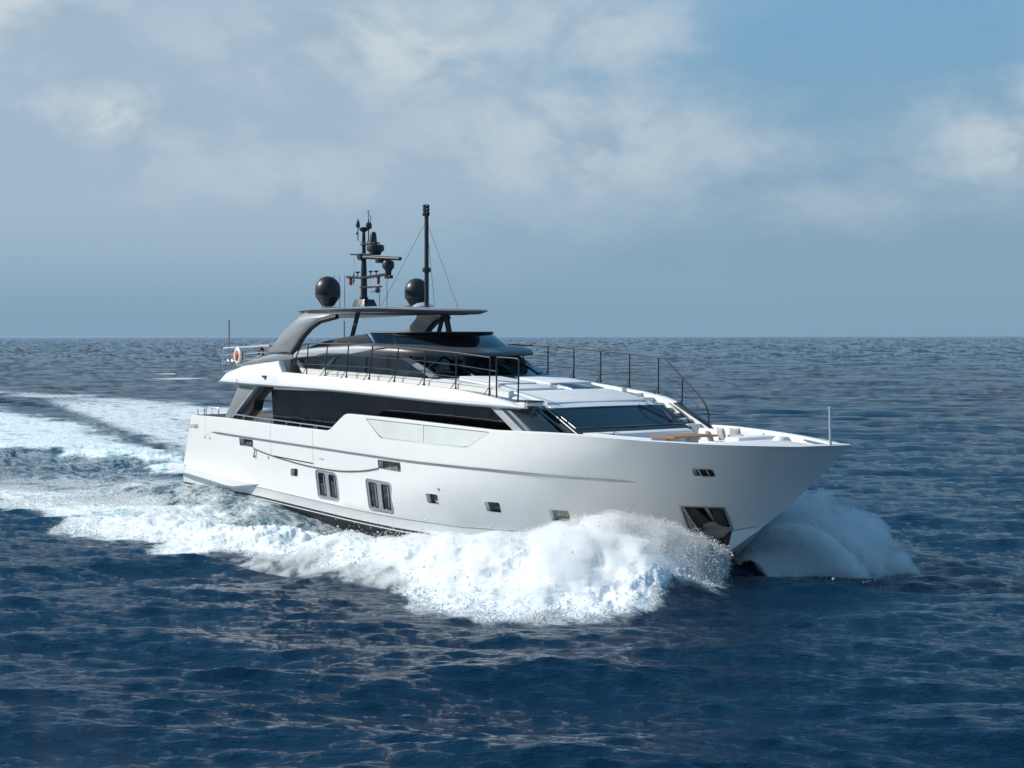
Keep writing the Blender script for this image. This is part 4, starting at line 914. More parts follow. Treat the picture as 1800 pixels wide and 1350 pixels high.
# courtesy flag at the crosstree
fl = tag(empty('flag', (12.36, -.06, 9.05+DZ)), 'small green white and red flag hanging under the radar mast arm', 'flag')
for k, (mname, z0, z1) in enumerate((('flag green', .24, .36), ('buoy white', .12, .24), ('flag red', 0, .12))):
    V = []; nx = 8
    for i in range(nx+1):
        for z in (z0, z1): V.append((-.02-.012*i + .01*math.sin(i*1.3), .022*math.sin(i*1.1+z*9), z-.02*i-.25))
    MB().add(V + [(x, y+.004, z) for x, y, z in V], [(2*i, 2*i+2, 2*i+3, 2*i+1) for i in range(nx)] + [(2*(nx+1)+2*i+1, 2*(nx+1)+2*i+3, 2*(nx+1)+2*i+2, 2*(nx+1)+2*i) for i in range(nx)]).build('stripe', mname, fl)
# mooring line slung along the topsides
b = MB(); pts = [(10.05, 2.42), (10.72, 2.22), (11.9, 2.04), (13.0, 1.92), (14.2, 1.81), (15.3, 1.75), (16.8, 1.73), (18.3, 1.83), (19.35, 1.99), (19.75, 2.04)]
b.tube([on(x, z, .03) if 10.5 < x < 19.3 else on(x, z, -.08) for x, z in spline([(p[0], p[1]) for p in pts], 6)], .016, 7)
b.tube(spline([on(10.74, 2.20, .045), on(10.70, 2.1, .05), on(10.64, 1.97, .05), on(10.60, 1.88, .05)], 4), .02, 6); b.tube([on(10.66, 1.96, .05), on(10.72, 1.90, .05)], .018, 6)
rp_ = b.build('mooring_rope', 'rope black', None); rp_.location.z = DZ
tag(rp_, 'dark mooring rope slung in a long loop along the white hull side', 'rope')
# person seated on the upper aft deck
def person(loc, rz):
    root = tag(empty('person', loc), 'dark haired person in a white top seated on the upper aft deck', 'person'); root.rotation_euler = (0, 0, rz)
    J = {}; V = []; Rr = []; E = []
    def j(name, p, r, par=None):
        J[name] = len(V); V.append(p); Rr.append(r)
        if par is not None: E.append((J[par], J[name]))
    j('pelvis', (0, 0, .10), .14); j('waist', (-.02, 0, .28), .12, 'pelvis'); j('chest', (-.03, 0, .46), .145, 'waist'); j('neckb', (-.02, 0, .60), .07, 'chest'); j('neck', (.0, 0, .68), .052, 'neckb'); j('jaw', (.03, 0, .75), .072, 'neck'); j('skull', (.015, 0, .85), .095, 'jaw')
    for s, n_ in ((-1, 'r'), (1, 'l')):
        j('sh'+n_, (-.03, s*.18, .55), .062, 'chest'); j('el'+n_, (.06, s*.25, .30), .045, 'sh'+n_); j('wr'+n_, (.28, s*.17, .18), .032, 'el'+n_); j('palm'+n_, (.36, s*.15, .17), .034, 'wr'+n_)
        for q, (dy, ln) in enumerate(((-.03, .07), (-.01, .085), (.01, .08), (.03, .06))):
            j('f%s%d' % (n_, q), (.41, s*.15+dy, .165), .010, 'palm'+n_); j('g%s%d' % (n_, q), (.41+ln*.6, s*.15+dy, .14), .008, 'f%s%d' % (n_, q))
        j('th'+n_, (.37, s*.15-s*.05, .16), .011, 'palm'+n_); j('ti'+n_, (.41, s*.15-s*.06, .145), .009, 'th'+n_)
        j('hip'+n_, (.04, s*.10, .09), .10, 'pelvis'); j('kn'+n_, (.46, s*.11, .10), .062, 'hip'+n_); j('an'+n_, (.48, s*.11, -.30), .040, 'kn'+n_); j('toe'+n_, (.62, s*.12, -.36), .030, 'an'+n_)
    me = bpy.data.meshes.new('body'); me.from_pydata(V, E, []); o = bpy.data.objects.new('body', me); COL.objects.link(o)
    md = o.modifiers.new('skin', 'SKIN'); md.use_smooth_shade = True
    for i, sv in enumerate(me.skin_vertices[0].data): sv.radius = (Rr[i], Rr[i]); sv.use_root = (i == 0)
    o.modifiers.new('sub', 'SUBSURF').levels = 2; o.modifiers['sub'].render_levels = 2
    bpy.context.view_layer.update(); nm = bpy.data.meshes.new_from_object(o.evaluated_get(bpy.context.evaluated_depsgraph_get())); bpy.data.objects.remove(o)
    nm.materials.clear(); body = link('body', nm, ['skin', 'cloth white', 'fabric taupe'], root, True, 80)
    mi = []
    for p in nm.polygons:
        c = p.center; arm_low = c.x > .16 and c.z > .13 and abs(c.y) > .11 and c.z < .30 and not (c.z < .17 and c.x < .3)
        mi.append(0 if (c.z > .625 or arm_low or c.z < -.2) else (1 if c.z > .16 else 2))
    nm.polygons.foreach_set('material_index', mi)
    b = MB()
    rings = []
    for k in range(9):
        a = k/8*1.45; rr = .122*math.cos(a)+.004; rings.append([(-.038+rr*1.02*math.cos(t_), rr*.95*math.sin(t_), .852+.11*math.sin(a)) for t_ in [2*math.pi*q/18 for q in range(18)]])
    b.rings(rings)
    b.rings([[(-.085+.062*math.cos(t_), .115*math.sin(t_), z) for t_ in [2*math.pi*q/14 for q in range(14)]] for z in (.88, .80, .70, .60, .54)])
    b.build('hair', 'hair', root)
    b = MB(); b.prism([(.098, .80), (.122, .815), (.122, .80), (.100, .785)], -.012, .012); b.build('nose', 'skin', root)
    for s in (-1, 1): b = MB(); b.lathe((.098, s*.034, .845), [(.001, -.010), (.012, 0), (.001, .010)], 10); b.build('eye', 'rope black', root)
    b = MB(); b.box(.094, .104, -.024, .024, .762, .770); b.build('mouth', 'red lens', root)
    for s in (-1, 1): b = MB(); b.lathe((.01, s*.095, .82), [(.001, -.03), (.016, 0), (.001, .03)], 8); b.build('ear', 'skin', root)
person((7.45, -1.40, 5.30+DZ-.09), R_(-20))
# ================================================================== SEA
CX, CY, CH = 68.87, -37.51, 7.19            # the grid is densest where the sea is looked at most closely
AZ0 = math.radians(141.2)
TAB = rng.random((256, 256)).astype(np.float32)
def vnoise(x, y):
    xi = np.floor(x); yi = np.floor(y); fx = (x-xi).astype(np.float32); fy = (y-yi).astype(np.float32); xi = xi.astype(np.int64); yi = yi.astype(np.int64)
    fx = fx*fx*fx*(fx*(fx*6-15)+10); fy = fy*fy*fy*(fy*(fy*6-15)+10)
    a = TAB[xi & 255, yi & 255]; b_ = TAB[(xi+1) & 255, yi & 255]; c = TAB[xi & 255, (yi+1) & 255]; d = TAB[(xi+1) & 255, (yi+1) & 255]
    return (a*(1-fx)+b_*fx)*(1-fy) + (c*(1-fx)+d*fx)*fy
def fbm(x, y, o=4, g=.5):
    s = 0; a = 1; tot = 0
    for i in range(o):
        ca, sa = math.cos(.9*i), math.sin(.9*i); s = s + a*vnoise((x*ca-y*sa)*2.03**i+17*i, (x*sa+y*ca)*2.03**i-9*i); tot += a; a *= g
    return s/tot
def sdist(px, py, poly):
    """signed distance to a polygon, positive inside"""
    P = np.array(poly, float); d = np.full(px.shape, 1e9); ins = np.zeros(px.shape, bool)
    for i in range(len(P)):
        a = P[i]; b_ = P[(i+1) % len(P)]; e = b_-a; t = np.clip(((px-a[0])*e[0]+(py-a[1])*e[1])/(e@e), 0, 1)
        d = np.minimum(d, (px-a[0]-t*e[0])**2+(py-a[1]-t*e[1])**2)
        c = (a[1] > py) != (b_[1] > py); ins ^= c & (px < (b_[0]-a[0])*(py-a[1])/(b_[1]-a[1]+1e-12)+a[0])
    return np.where(ins, 1, -1)*np.sqrt(d)
def pdist(px, py, pts):
    """distance to a polyline and the parameter along it"""
    P = np.array(pts, float); d = np.full(px.shape, 1e9); u = np.zeros(px.shape)
    for i in range(len(P)-1):
        a = P[i, :2]; e = P[i+1, :2]-a; t = np.clip(((px-a[0])*e[0]+(py-a[1])*e[1])/(e@e), 0, 1); q = (px-a[0]-t*e[0])**2+(py-a[1]-t*e[1])**2
        m_ = q < d; d = np.where(m_, q, d); u = np.where(m_, i+t, u)
    return np.sqrt(d), u
S1 = [(33.0, -.5), (35.2, -2.2), (36.5, -4.4), (37.0, -6.5), (36.6, -8.3), (36.2, -10.2), (35.3, -11.4), (33.6, -11.7), (31.1, -11.4), (27.1, -10.4), (24.4, -9.9), (23.2, -10.3), (20.5, -10.4), (19.6, -11.3), (18.1, -12.0), (15.2, -11.0), (12.9, -11.3),
      (9.5, -11.3), (5.2, -10.3), (1.4, -10.0), (-6, -9.8), (-20, -11.2), (-60, -17), (-60, -9), (-20, -5.2), (-10, -4.3), (-2, -3.8), (4, -3.9), (10, -4.4), (15, -4.9), (18, -5.5), (21, -5.7), (23.5, -4.4), (25, -3.0), (28, -1.5)]
W1 = [(5.5, -3.0), (-1, -2.0), (-6, .8), (-12, 3.4), (-18, 4.2), (-24, 3.4), (-30, .8), (-60, -5), (-160, -20), (-160, 48), (-90, 32), (-66, 25.5), (-50, 20.5), (-30, 14), (-10, 8), (5.5, 3.6)]
P1 = [(32, 1.5), (34.4, 3.2), (25, 7.5), (0, 17), (-40, 35), (-80, 52), (-105, 59), (-125, 57), (-170, 59), (-240, 66), (-240, 48), (-125, 41), (-80, 33), (-40, 20), (0, 8), (20, 3.5)]
RIDGE = [(-60, -13), (-20, -8.4), (0, -7.2), (10, -7.5), (20, -7.9), (27, -7.3), (32, -6.4), (35, -5.6)]; RAMP = [.10, .22, .32, .38, .52, .80, 1.0, .8]; RSIG = [4, 2.8, 2.4, 2.2, 2.0, 2.2, 2.4, 1.9]
STERNR = [(-3, 0.2), (-8, 2.8), (-14, 5.4), (-22, 6.0), (-30, 3.6), (-60, -1), (-120, -8)]; SAMP = [.5, .6, .75, .75, .6, .4, .2]
def foam_fields(x, y):
    n = x.shape; F = np.zeros(n); A = np.zeros(n); H = np.zeros(n); L = np.zeros(n)
    m_ = (x > -240) & (x < 48) & (y > -25) & (y < 120)
    X = x[m_]; Yv = y[m_]
    wob = (fbm(X*.55, Yv*.55, 4)-.5); wob2 = fbm(X*.10+5, Yv*.10, 3)-.5
    d1 = sdist(X, Yv, S1) + 2.4*wob
    inner = np.interp(X, [-60, -20, 4, 15, 21, 28], [-9, -5.2, -3.9, -4.9, -5.7, -1.5])
    thin = np.interp(X, [-60, -20, 0, 9, 14, 20], [.54, .60, .66, .74, .88, 1.04])
    f1 = sm((d1+.5)/np.interp(X, [8, 30], [1.6, 2.0]))*thin
    lace = np.interp(Yv-inner, [-3.2, -1.0, 0], [0, .16, .30])*np.interp(X, [2, 22], [1, .0]); f1 = f1 - lace*(d1 > 0)
    dW = sdist(X, Yv, W1) + 3.0*wob + 4*wob2
    f2 = sm((dW+.4)/np.interp(X, [-90, -5], [7.0, 1.8]))*np.interp(X, [-160, -60, -20, 0], [.60, .72, .88, .97])
    dP = sdist(X, Yv, P1) + 3.0*wob + 9*wob2*np.interp(X, [-80, 20], [1, .2])
    f3 = sm((dP+1.0)/np.interp(X, [-110, 10], [10.0, 3.0]))*np.interp(X, [-230, -60, 0, 25], [.34, .64, .72, .92])
    # troughs between the bands, along the hull
    trough = (X < 30) & (X > -14) & (Yv > inner-.5) & (Yv < -.5)
    f4 = np.where(trough, .36+.5*wob, 0)
    f5 = .30*sm((30-X)/4)*sm((X+120)/60)*sm((3.0+.42*np.maximum(-X, 0)-Yv+3*wob)/5)*sm((Yv+11)/3)
    f5 = np.maximum(f5, .60*sm((10-X)/10)*sm((14-.40*X-Yv+5*wob2+2*wob)/9)*sm((Yv-2+.33*X)/4)*sm((X+150)/60))
    FF = np.maximum.reduce([f1, f2, f3, f4, f5])
    for (cx, cy, lx_, ly_, am) in ((-434, 197, 16, 9, .9), (-470, 190, 12, 6, .7), (-262, 126, 9, 5, .9), (-230, 120, 7, 4, .8), (-197, 103, 7, 4, .95), (-330, 190, 8, 5, .7), (-120, 90, 4, 2.5, .6)):
        c_, s_ = math.cos(.9), math.sin(.9); u = ((X-cx)*c_+(Yv-cy)*s_)/lx_; v = (-(X-cx)*s_+(Yv-cy)*c_)/ly_
        FF = np.maximum(FF, am*np.exp(-(u*u+v*v)*1.2))
    AA = np.maximum.reduce([np.clip(f2*1.15, 0, 1), np.interp(X, [5, 22], [.75, .35])*f1, .75*f3, .8*f5, np.where(trough, .30, 0)])
    d, u = pdist(X, Yv, RIDGE); am = np.interp(u, range(8), RAMP); sg = np.interp(u, range(8), RSIG)
    rg = np.exp(-(d/sg)**2); HH = am*rg
    d, u = pdist(X, Yv, [(p[0], -p[1]) for p in RIDGE[2:]]); HH += np.interp(u, range(6), RAMP[2:])*np.exp(-(d/2.4)**2)*np.exp(-(np.maximum(X-30, 0)/2.0)**2)
    d, u = pdist(X, Yv, STERNR); sr = np.exp(-(d/2.6)**2); HH += np.interp(u, range(7), SAMP)*sr
    hd = np.maximum(np.abs(Yv)-np.interp(X, [3, 20, 26, 30, 33.2], [3.4, 3.2, 2.5, 1.4, .1]), 0)
    ha = np.interp(X, [-7, -1, 3.5, 6, 8, 10, 12, 15, 19, 22, 25, 28, 30.5, 32.3, 33.6], [0, .45, .95, 1.10, 1.10, .95, .65, .22, -.12, -.05, .40, .80, .85, .5, 0])
    HH += ha*np.exp(-(hd/np.interp(X, [9, 15], [1.8, 1.2]))**2)
    # hollow between hull and bow wave
    HH -= .25*np.exp(-((X-14)/7)**2)*np.exp(-((Yv+5.0)/1.0)**2)
    # lumps of foam
    lump = np.abs(fbm(X*.75, Yv*.75, 5, .6)*2-1); lump2 = fbm(X*1.9+3, Yv*1.9, 4, .62)
    strong = np.clip(FF-.45, 0, .6)/.6
    body = np.clip(1.0*rg*np.interp(X, [-30, 10, 25], [.35, .7, 1.0]) + .8*sr + .25, 0, 1.2)
    HH += strong*body*(.26*(lump2-.45) + .50*(.35-lump))
    HH += .35*np.exp(-((X-31)/5)**2)*np.exp(-((Yv+6)/3.5)**2)*(fbm(X*.5+9, Yv*.5, 3)-.3)
    F[m_] = FF; A[m_] = AA; H[m_] = HH; L[m_] = rg
    return F, A, H, L
# directional sea: many short-crested components
NW = 150
lam = np.exp(rng.uniform(math.log(.24), math.log(13.0), NW)); kk = 2*math.pi/lam
wdir = AZ0+math.pi + np.where(rng.random(NW) < .72, -.30, .34) + rng.normal(0, .17, NW)*np.interp(np.log(lam), [math.log(.3), math.log(13)], [1.5, .9])
slope = .0200*np.interp(np.log(lam), np.log([.24, .6, 1.4, 4.0, 13.0]), [1.5, 1.6, 1.35, 1.05, .65])*rng.uniform(.6, 1.4, NW)
amp = slope/kk; ph = rng.uniform(0, 2*math.pi, NW)
def waves(x, y, dr):
    x32 = x.astype(np.float32); y32 = y.astype(np.float32); z = np.zeros(x.shape, np.float32); dx = np.zeros_like(z); dy = np.zeros_like(z)
    patchy = (.72+.56*vnoise(x*.045+3, y*.045+8)).astype(np.float32)
    for i in range(NW):
        cut_ = np.clip((lam[i]/np.maximum(dr, 1e-6)-.35)/.8, 0, 1).astype(np.float32)
        if cut_.max() <= 0: continue
        c, s = math.cos(wdir[i]), math.sin(wdir[i]); p = (kk[i]*(x*c+y*s)+ph[i]); p = np.remainder(p, 2*math.pi).astype(np.float32)
        a = amp[i]*cut_*(patchy if lam[i] < 3 else 1)
        z += a*np.cos(p); sn = a*np.sin(p)*.75; dx -= sn*c; dy -= sn*s
    return dx, dy, z
def wave_normals(x, y, r):
    gx = np.zeros(x.shape, np.float32); gy = np.zeros(x.shape, np.float32); patchy = .80+.4*vnoise(x*.021+3, y*.021+8)
    fade = 1/(1+(r/2200.0)**2)
    for i in range(NW):
        if lam[i] < .9: continue
        c, s = math.cos(wdir[i]), math.sin(wdir[i]); p = np.remainder(kk[i]*(x*c+y*s)+ph[i], 2*math.pi).astype(np.float32); g = -slope[i]*np.sin(p); gx += g*c; gy += g*s
    k_ = 3.2*patchy; n = np.stack([-gx*k_, -gy*k_, np.ones_like(gx)], -1); return n/np.linalg.norm(n, axis=1, keepdims=True)
def build_sea():
    fpx = 1706.7
    q = np.concatenate([np.arange(448, 20, -.72), 20*np.exp(-np.linspace(.03, math.log(20/.14), 90))]); r = fpx*CH/q
    r = np.concatenate([np.geomspace(1.0, r[0]*.985, 46), r])
    a = np.concatenate([np.linspace(-math.pi, -.36, 110)[:-1], np.arange(-.36, .36, .00072), np.arange(.36, 1.5, .0045), np.linspace(1.5, math.pi, 40)])
    NR, NA = len(r), len(a)
    dr = np.gradient(r)
    Rg, Ag = np.meshgrid(r, a, indexing='ij'); Dg = np.repeat(dr[:, None], NA, 1); da = np.gradient(a); Dg = np.maximum(Dg, Rg*np.abs(da)[None, :])
    x = (CX + Rg*np.cos(AZ0+Ag)).ravel(); y = (CY + Rg*np.sin(AZ0+Ag)).ravel(); D = Dg.ravel()
    dx, dy, z = waves(x, y, D)
    F, A, H, L = foam_fields(x, y)
    calm = 1-.55*np.clip(F, 0, 1)
    z = z*calm + H; X = x+dx*calm; Yw = y+dy*calm
    far = sm((Rg.ravel()-45)/260)
    V = np.stack([X, Yw, z], 1); WN = wave_normals(x, y, Rg.ravel())
    idx = np.arange(NR*NA).reshape(NR, NA)
    Q = np.stack([idx[:-1, :-1], idx[1:, :-1], idx[1:, 1:], idx[:-1, 1:]], -1).reshape(-1, 4)
    fq = F[Q].mean(1); isf = fq > .40
    def make(name, quads):
        used = np.unique(quads); remap = np.full(len(V), -1, np.int64); remap[used] = np.arange(len(used))
        me = mesh_np(name, V[used], remap[quads])
        for nm_, arr in (('foam', F), ('aer', A), ('far', far)):
            at = me.attributes.new(nm_, 'FLOAT', 'POINT'); at.data.foreach_set('value', arr[used].astype(np.float32))
        at = me.attributes.new('wave_normal', 'FLOAT_VECTOR', 'POINT'); at.data.foreach_set('vector', WN[used].astype(np.float32).ravel())
        me.polygons.foreach_set('use_smooth', [True]*len(me.polygons))
        me.materials.append(MATS['sea water']); o = bpy.data.objects.new(name, me); COL.objects.link(o); return o
    sea = make('sea', Q[~isf]); tag(sea, kind='structure')
    fo = make('wake_foam', Q[isf]); tag(fo, 'white and turquoise foam of the bow wave and wake around the yacht', 'foam', kind='stuff')
def sea_material():
    m = bpy.data.materials.new('sea water'); m.use_nodes = True; t = NT(m.node_tree)
    pos = t.n('ShaderNodeNewGeometry').outputs['Position']
    at = lambda n_: t.n('ShaderNodeAttribute', attribute_name=n_).outputs['Fac']
    foam, aer, far = at('foam'), at('aer'), at('far')
    rot = -(AZ0+math.pi-.12)
    wv = t.mapv(pos, (1, 1, 1), (0, 0, rot))
    st = t.mapv(wv, (1.0, .42, 1))
    b1 = t.noise(st, 7.5, 5, .66, .2); b2 = t.noise(st, 1.1, 6, .62, .3); b3 = t.noise(t.mapv(wv, (1, .5, 1)), .16, 7, .66, .3)
    h1 = t.m('MULTIPLY', b1, .085); 
    h2 = t.m('MULTIPLY', t.m('MULTIPLY', b2, .62), t.m('ADD', t.m('MULTIPLY', far, .65), .35))
    h3 = t.m('MULTIPLY', t.m('MULTIPLY', b3, 3.0), t.m('ADD', t.m('MULTIPLY', far, 1.0), .0))
    hh = t.m('ADD', h1, t.m('ADD', h2, h3))
    wn = t.n('ShaderNodeAttribute', attribute_name='wave_normal').outputs['Vector']; gn = t.n('ShaderNodeNewGeometry').outputs['Normal']
    nmix = t.n('ShaderNodeMix', data_type='VECTOR'); t.set(nmix, 0, far); t.set(nmix, 4, gn); t.set(nmix, 5, wn)
    bw = t.n('ShaderNodeBump', ins={'Strength': 1.0, 'Distance': 1.0, 'Height': hh, 'Normal': t.n('ShaderNodeVectorMath', operation='NORMALIZE', ins={0: nmix.outputs[1]}).outputs[0]})
    # foam break-up
    sx = t.mapv(pos, (.5, 1.0, .6))
    n1 = t.noise(sx, .75, 9, .66, .8); n2 = t.noise(sx, 2.6, 7, .64, .9); n3 = t.noise(pos, 9.0, 4, .6, .3)
    rid = t.m('SUBTRACT', 1.0, t.m('ABSOLUTE', t.m('SUBTRACT', t.m('MULTIPLY', n1, 2.0), 1.0)))
    rid2 = t.m('SUBTRACT', 1.0, t.m('ABSOLUTE', t.m('SUBTRACT', t.m('MULTIPLY', n2, 2.0), 1.0)))
    tex = t.m('ADD', t.m('ADD', t.m('MULTIPLY', rid, .50), t.m('MULTIPLY', rid2, .36)), t.m('MULTIPLY', n3, .14))
    val = t.m('ADD', foam, t.m('MULTIPLY', t.m('SUBTRACT', tex, .78), 1.8))
    mask = t.m('MULTIPLY', t.smooth(val, .30, .92), t.smooth(foam, .16, .34))
    deep = (.0011, .0200, .050, 1)
    turq = t.ramp(n2, [(.3, (.09, .29, .34)), (.7, (.30, .53, .57))])
    thin = t.smooth(val, .10, .55)
    wcol = t.mixc(t.m('MULTIPLY', aer, t.m('ADD', t.m('MULTIPLY', thin, .85), .15)), deep, turq)
    water = t.n('ShaderNodeBsdfPrincipled', ins={'Base Color': wcol, 'Roughness': t.m('ADD', .06, t.m('MULTIPLY', far, .05)), 'IOR': 1.333, 'Specular IOR Level': .43, 'Normal': bw.outputs[0]})
    fh = t.m('ADD', t.m('MULTIPLY', n2, .30), t.m('MULTIPLY', n3, .09))
    fb = t.n('ShaderNodeBump', ins={'Strength': .40, 'Distance': 1.0, 'Height': fh})
    fcol = t.mixc(t.smooth(t.m('SUBTRACT', tex, t.m('MULTIPLY', aer, .10)), .52, .84), t.mixc(aer, (.62, .70, .73, 1), (.28, .62, .69, 1)), t.mixc(aer, (.85, .86, .87, 1), (.80, .88, .89, 1)))
    fm = t.n('ShaderNodeBsdfPrincipled', ins={'Base Color': fcol, 'Roughness': .85, 'Specular IOR Level': .15, 'Subsurface Weight': .25, 'Subsurface Radius': (.30, .38, .42), 'Subsurface Scale': .6, 'Normal': fb.outputs[0]})
    mx = t.n('ShaderNodeMixShader', ins={0: mask, 1: water.outputs[0], 2: fm.outputs[0]})
    t.n('ShaderNodeOutputMaterial', ins={0: mx.outputs[0]}); MATS['sea water'] = m
    m = bpy.data.materials.new('spray'); m.use_nodes = True; t = NT(m.node_tree)
    d_ = t.n('ShaderNodeBsdfDiffuse', ins={0: (.95, .96, .96, 1)}); tl = t.n('ShaderNodeBsdfTranslucent', ins={0: (.94, .96, .97, 1)})
    mx = t.n('ShaderNodeMixShader', ins={0: .5, 1: d_.outputs[0], 2: tl.outputs[0]}); t.n('ShaderNodeOutputMaterial', ins={0: mx.outputs[0]}); MATS['spray'] = m
    m = bpy.data.materials.new('spray veil'); m.use_nodes = True; t = NT(m.node_tree)
    pos = t.n('ShaderNodeNewGeometry').outputs['Position']; fa = t.n('ShaderNodeAttribute', attribute_name='fade').outputs['Fac']
    uvn = t.n('ShaderNodeAttribute', attribute_name='flow').outputs['Vector']
    nz = t.noise(t.mapv(uvn, (9, 2.2, 1)), 1.0, 8, .66, .4); n2 = t.noise(pos, 11, 5, .66)
    al = t.smooth(t.m('ADD', t.m('ADD', t.m('MULTIPLY', nz, .9), t.m('MULTIPLY', n2, .75)), t.m('SUBTRACT', fa, 1.25)), -.05, .42)
    d_ = t.n('ShaderNodeBsdfDiffuse', ins={0: (.88, .90, .92, 1)}); tl = t.n('ShaderNodeBsdfTranslucent', ins={0: (.86, .90, .93, 1)})
    mx = t.n('ShaderNodeMixShader', ins={0: .45, 1: d_.outputs[0], 2: tl.outputs[0]}); tr = t.n('ShaderNodeBsdfTransparent')
    m2 = t.n('ShaderNodeMixShader', ins={0: t.m('MULTIPLY', al, .85), 1: tr.outputs[0], 2: mx.outputs[0]}); t.n('ShaderNodeOutputMaterial', ins={0: m2.outputs[0]}); MATS['spray veil'] = m
sea_material(); build_sea()
# ------------------------------------------------------------------ spray
G = 9.81
def lerp_tab(s, tab): return np.stack([np.interp(s, np.linspace(0, 1, len(tab)), [q[i] for q in tab]) for i in range(3)], -1)
EM = {-1: [(32.95, -.15, .25), (31.8, -.75, .55), (30.2, -1.5, .7), (28.4, -2.2, .75), (26.4, -2.8, .6)], 1: [(32.95, .15, .25), (31.8, .75, .55), (30.2, 1.5, .7), (28.4, 2.2, .75), (26.4, 2.8, .6)]}
VE = {-1: [(3.0, -3.6, 3.7), (3.1, -4.6, 4.9), (2.8, -5.2, 5.2), (1.8, -4.6, 3.6), (.3, -3.6, 2.2)], 1: [(4.1, 1.0, 4.7), (3.6, 2.4, 5.3), (2.6, 4.4, 5.4), (1.2, 5.0, 4.6), (.3, 4.2, 3.0)]}
TET = np.array([(1, 1, 1), (1, -1, -1), (-1, 1, -1), (-1, -1, 1)], np.float32)/1.5; TF = np.array([(0, 1, 2), (0, 3, 1), (0, 2, 3), (1, 3, 2)])
def rotmats(n):
    q = rng.normal(size=(n, 4)); q /= np.linalg.norm(q, axis=1, keepdims=True); w_, x, y, z = q.T
    return np.stack([np.stack([1-2*(y*y+z*z), 2*(x*y-z*w_), 2*(x*z+y*w_)], -1), np.stack([2*(x*y+z*w_), 1-2*(x*x+z*z), 2*(y*z-x*w_)], -1), np.stack([2*(x*z-y*w_), 2*(y*z+x*w_), 1-2*(x*x+y*y)], -1)], 1)
RM = rotmats(64)
def droplets(P, R):
    k_ = rng.integers(0, 64, len(P)); T = np.einsum('nij,kj->nki', RM[k_], TET)*R[:, None, None]; V = (P[:, None, :]+T).reshape(-1, 3)
    return V, (TF[None]+4*np.arange(len(P))[:, None, None]).reshape(-1, 3)
def stuff(name, P, R, label):
    V, F_ = droplets(P, R); me = bpy.data.meshes.new(name); me.vertices.add(len(V)); me.vertices.foreach_set('co', V.astype(np.float32).ravel())
    me.loops.add(F_.size); me.loops.foreach_set('vertex_index', F_.astype(np.int32).ravel()); me.polygons.add(len(F_)); me.polygons.foreach_set('loop_start', np.arange(len(F_), dtype=np.int32)*3)
    me.update(calc_edges=True); me.polygons.foreach_set('use_smooth', [True]*len(F_))
    me.materials.append(MATS['spray']); o = bpy.data.objects.new(name, me); COL.objects.link(o); return tag(o, label, 'spray', kind='stuff')
def burst(side, n):
    s = rng.beta(1.15, 1.5, n); e = lerp_tab(s, EM[side]); v = lerp_tab(s, VE[side])
    lv = rng.beta(2.6, 1.5, n)                                   # share of the full throw
    streak = fbm(s*26+side*5, lv*5+2, 4, .6); keep = streak > .40+.10*rng.random(n); 
    v = v*(0.35+.65*lv[:, None])*(1+rng.normal(0, .05, (n, 1))); v[:, :2] *= (1.25-.25*lv[:, None])
    T = (v[:, 2]+np.sqrt(v[:, 2]**2+2*G*np.maximum(e[:, 2]+.1, .05)))/G; tt = T*rng.beta(1.2, 1.0, n)
    P = e + v*tt[:, None]; P[:, 2] -= .5*G*tt*tt; P += rng.normal(0, .05, P.shape)*(1+1.2*tt[:, None])
    R = np.exp(rng.normal(math.log(.0125), .42, n)).clip(.005, .05)
    return P[keep], R[keep]
def veil(side):
    V = []; Q = []; fade = []; flow = []; off = 0; ns, nt = 90, 40
    for lv in (.50, .62, .74, .84, .92, 1.0):
        s = np.repeat(np.linspace(0, 1, ns), nt); f = np.tile(np.linspace(.0, 1.0, nt), ns)
        e = lerp_tab(s, EM[side]); v = lerp_tab(s, VE[side])*(.35+.65*lv); v[:, :2] *= 1.25-.25*lv
        v *= (1+.16*(fbm(s*9+lv*40, s*0+lv*7, 4)-.5))[:, None]
        T = (v[:, 2]+np.sqrt(v[:, 2]**2+2*G*(e[:, 2]+.15)))/G; tt = T*f
        P = e+v*tt[:, None]; P[:, 2] -= .5*G*tt*tt; P += ((np.stack([fbm(s*30+9*i+lv*31, f*8, 3)-.5 for i in range(3)], -1))*.5*np.minimum(f*3, 1)[:, None])
        V.append(P); fade.append(sm(s/.06)*sm((1-s)/.25)*np.interp(f, [0, .3, .7, 1], [1.08, 1.0, .90, .80])*(1.14-.22*(lv-.5)/.5) - (.30 if side < 0 else 0)); flow.append(np.stack([s*3+lv*17, f+lv*5, s*0], -1))
        id_ = np.arange(ns*nt).reshape(ns, nt)+off; Q.append(np.stack([id_[:-1, :-1], id_[1:, :-1], id_[1:, 1:], id_[:-1, 1:]], -1).reshape(-1, 4)); off += ns*nt
    me = mesh_np('bow_spray', np.concatenate(V), np.concatenate(Q)); 
    at = me.attributes.new('fade', 'FLOAT', 'POINT'); at.data.foreach_set('value', np.concatenate(fade).astype(np.float32))
    at = me.attributes.new('flow', 'FLOAT_VECTOR', 'POINT'); at.data.foreach_set('vector', np.concatenate(flow).astype(np.float32).ravel())
    me.polygons.foreach_set('use_smooth', [True]*len(me.polygons)); me.materials.append(MATS['spray veil']); o = bpy.data.objects.new('bow_spray', me); COL.objects.link(o); return o
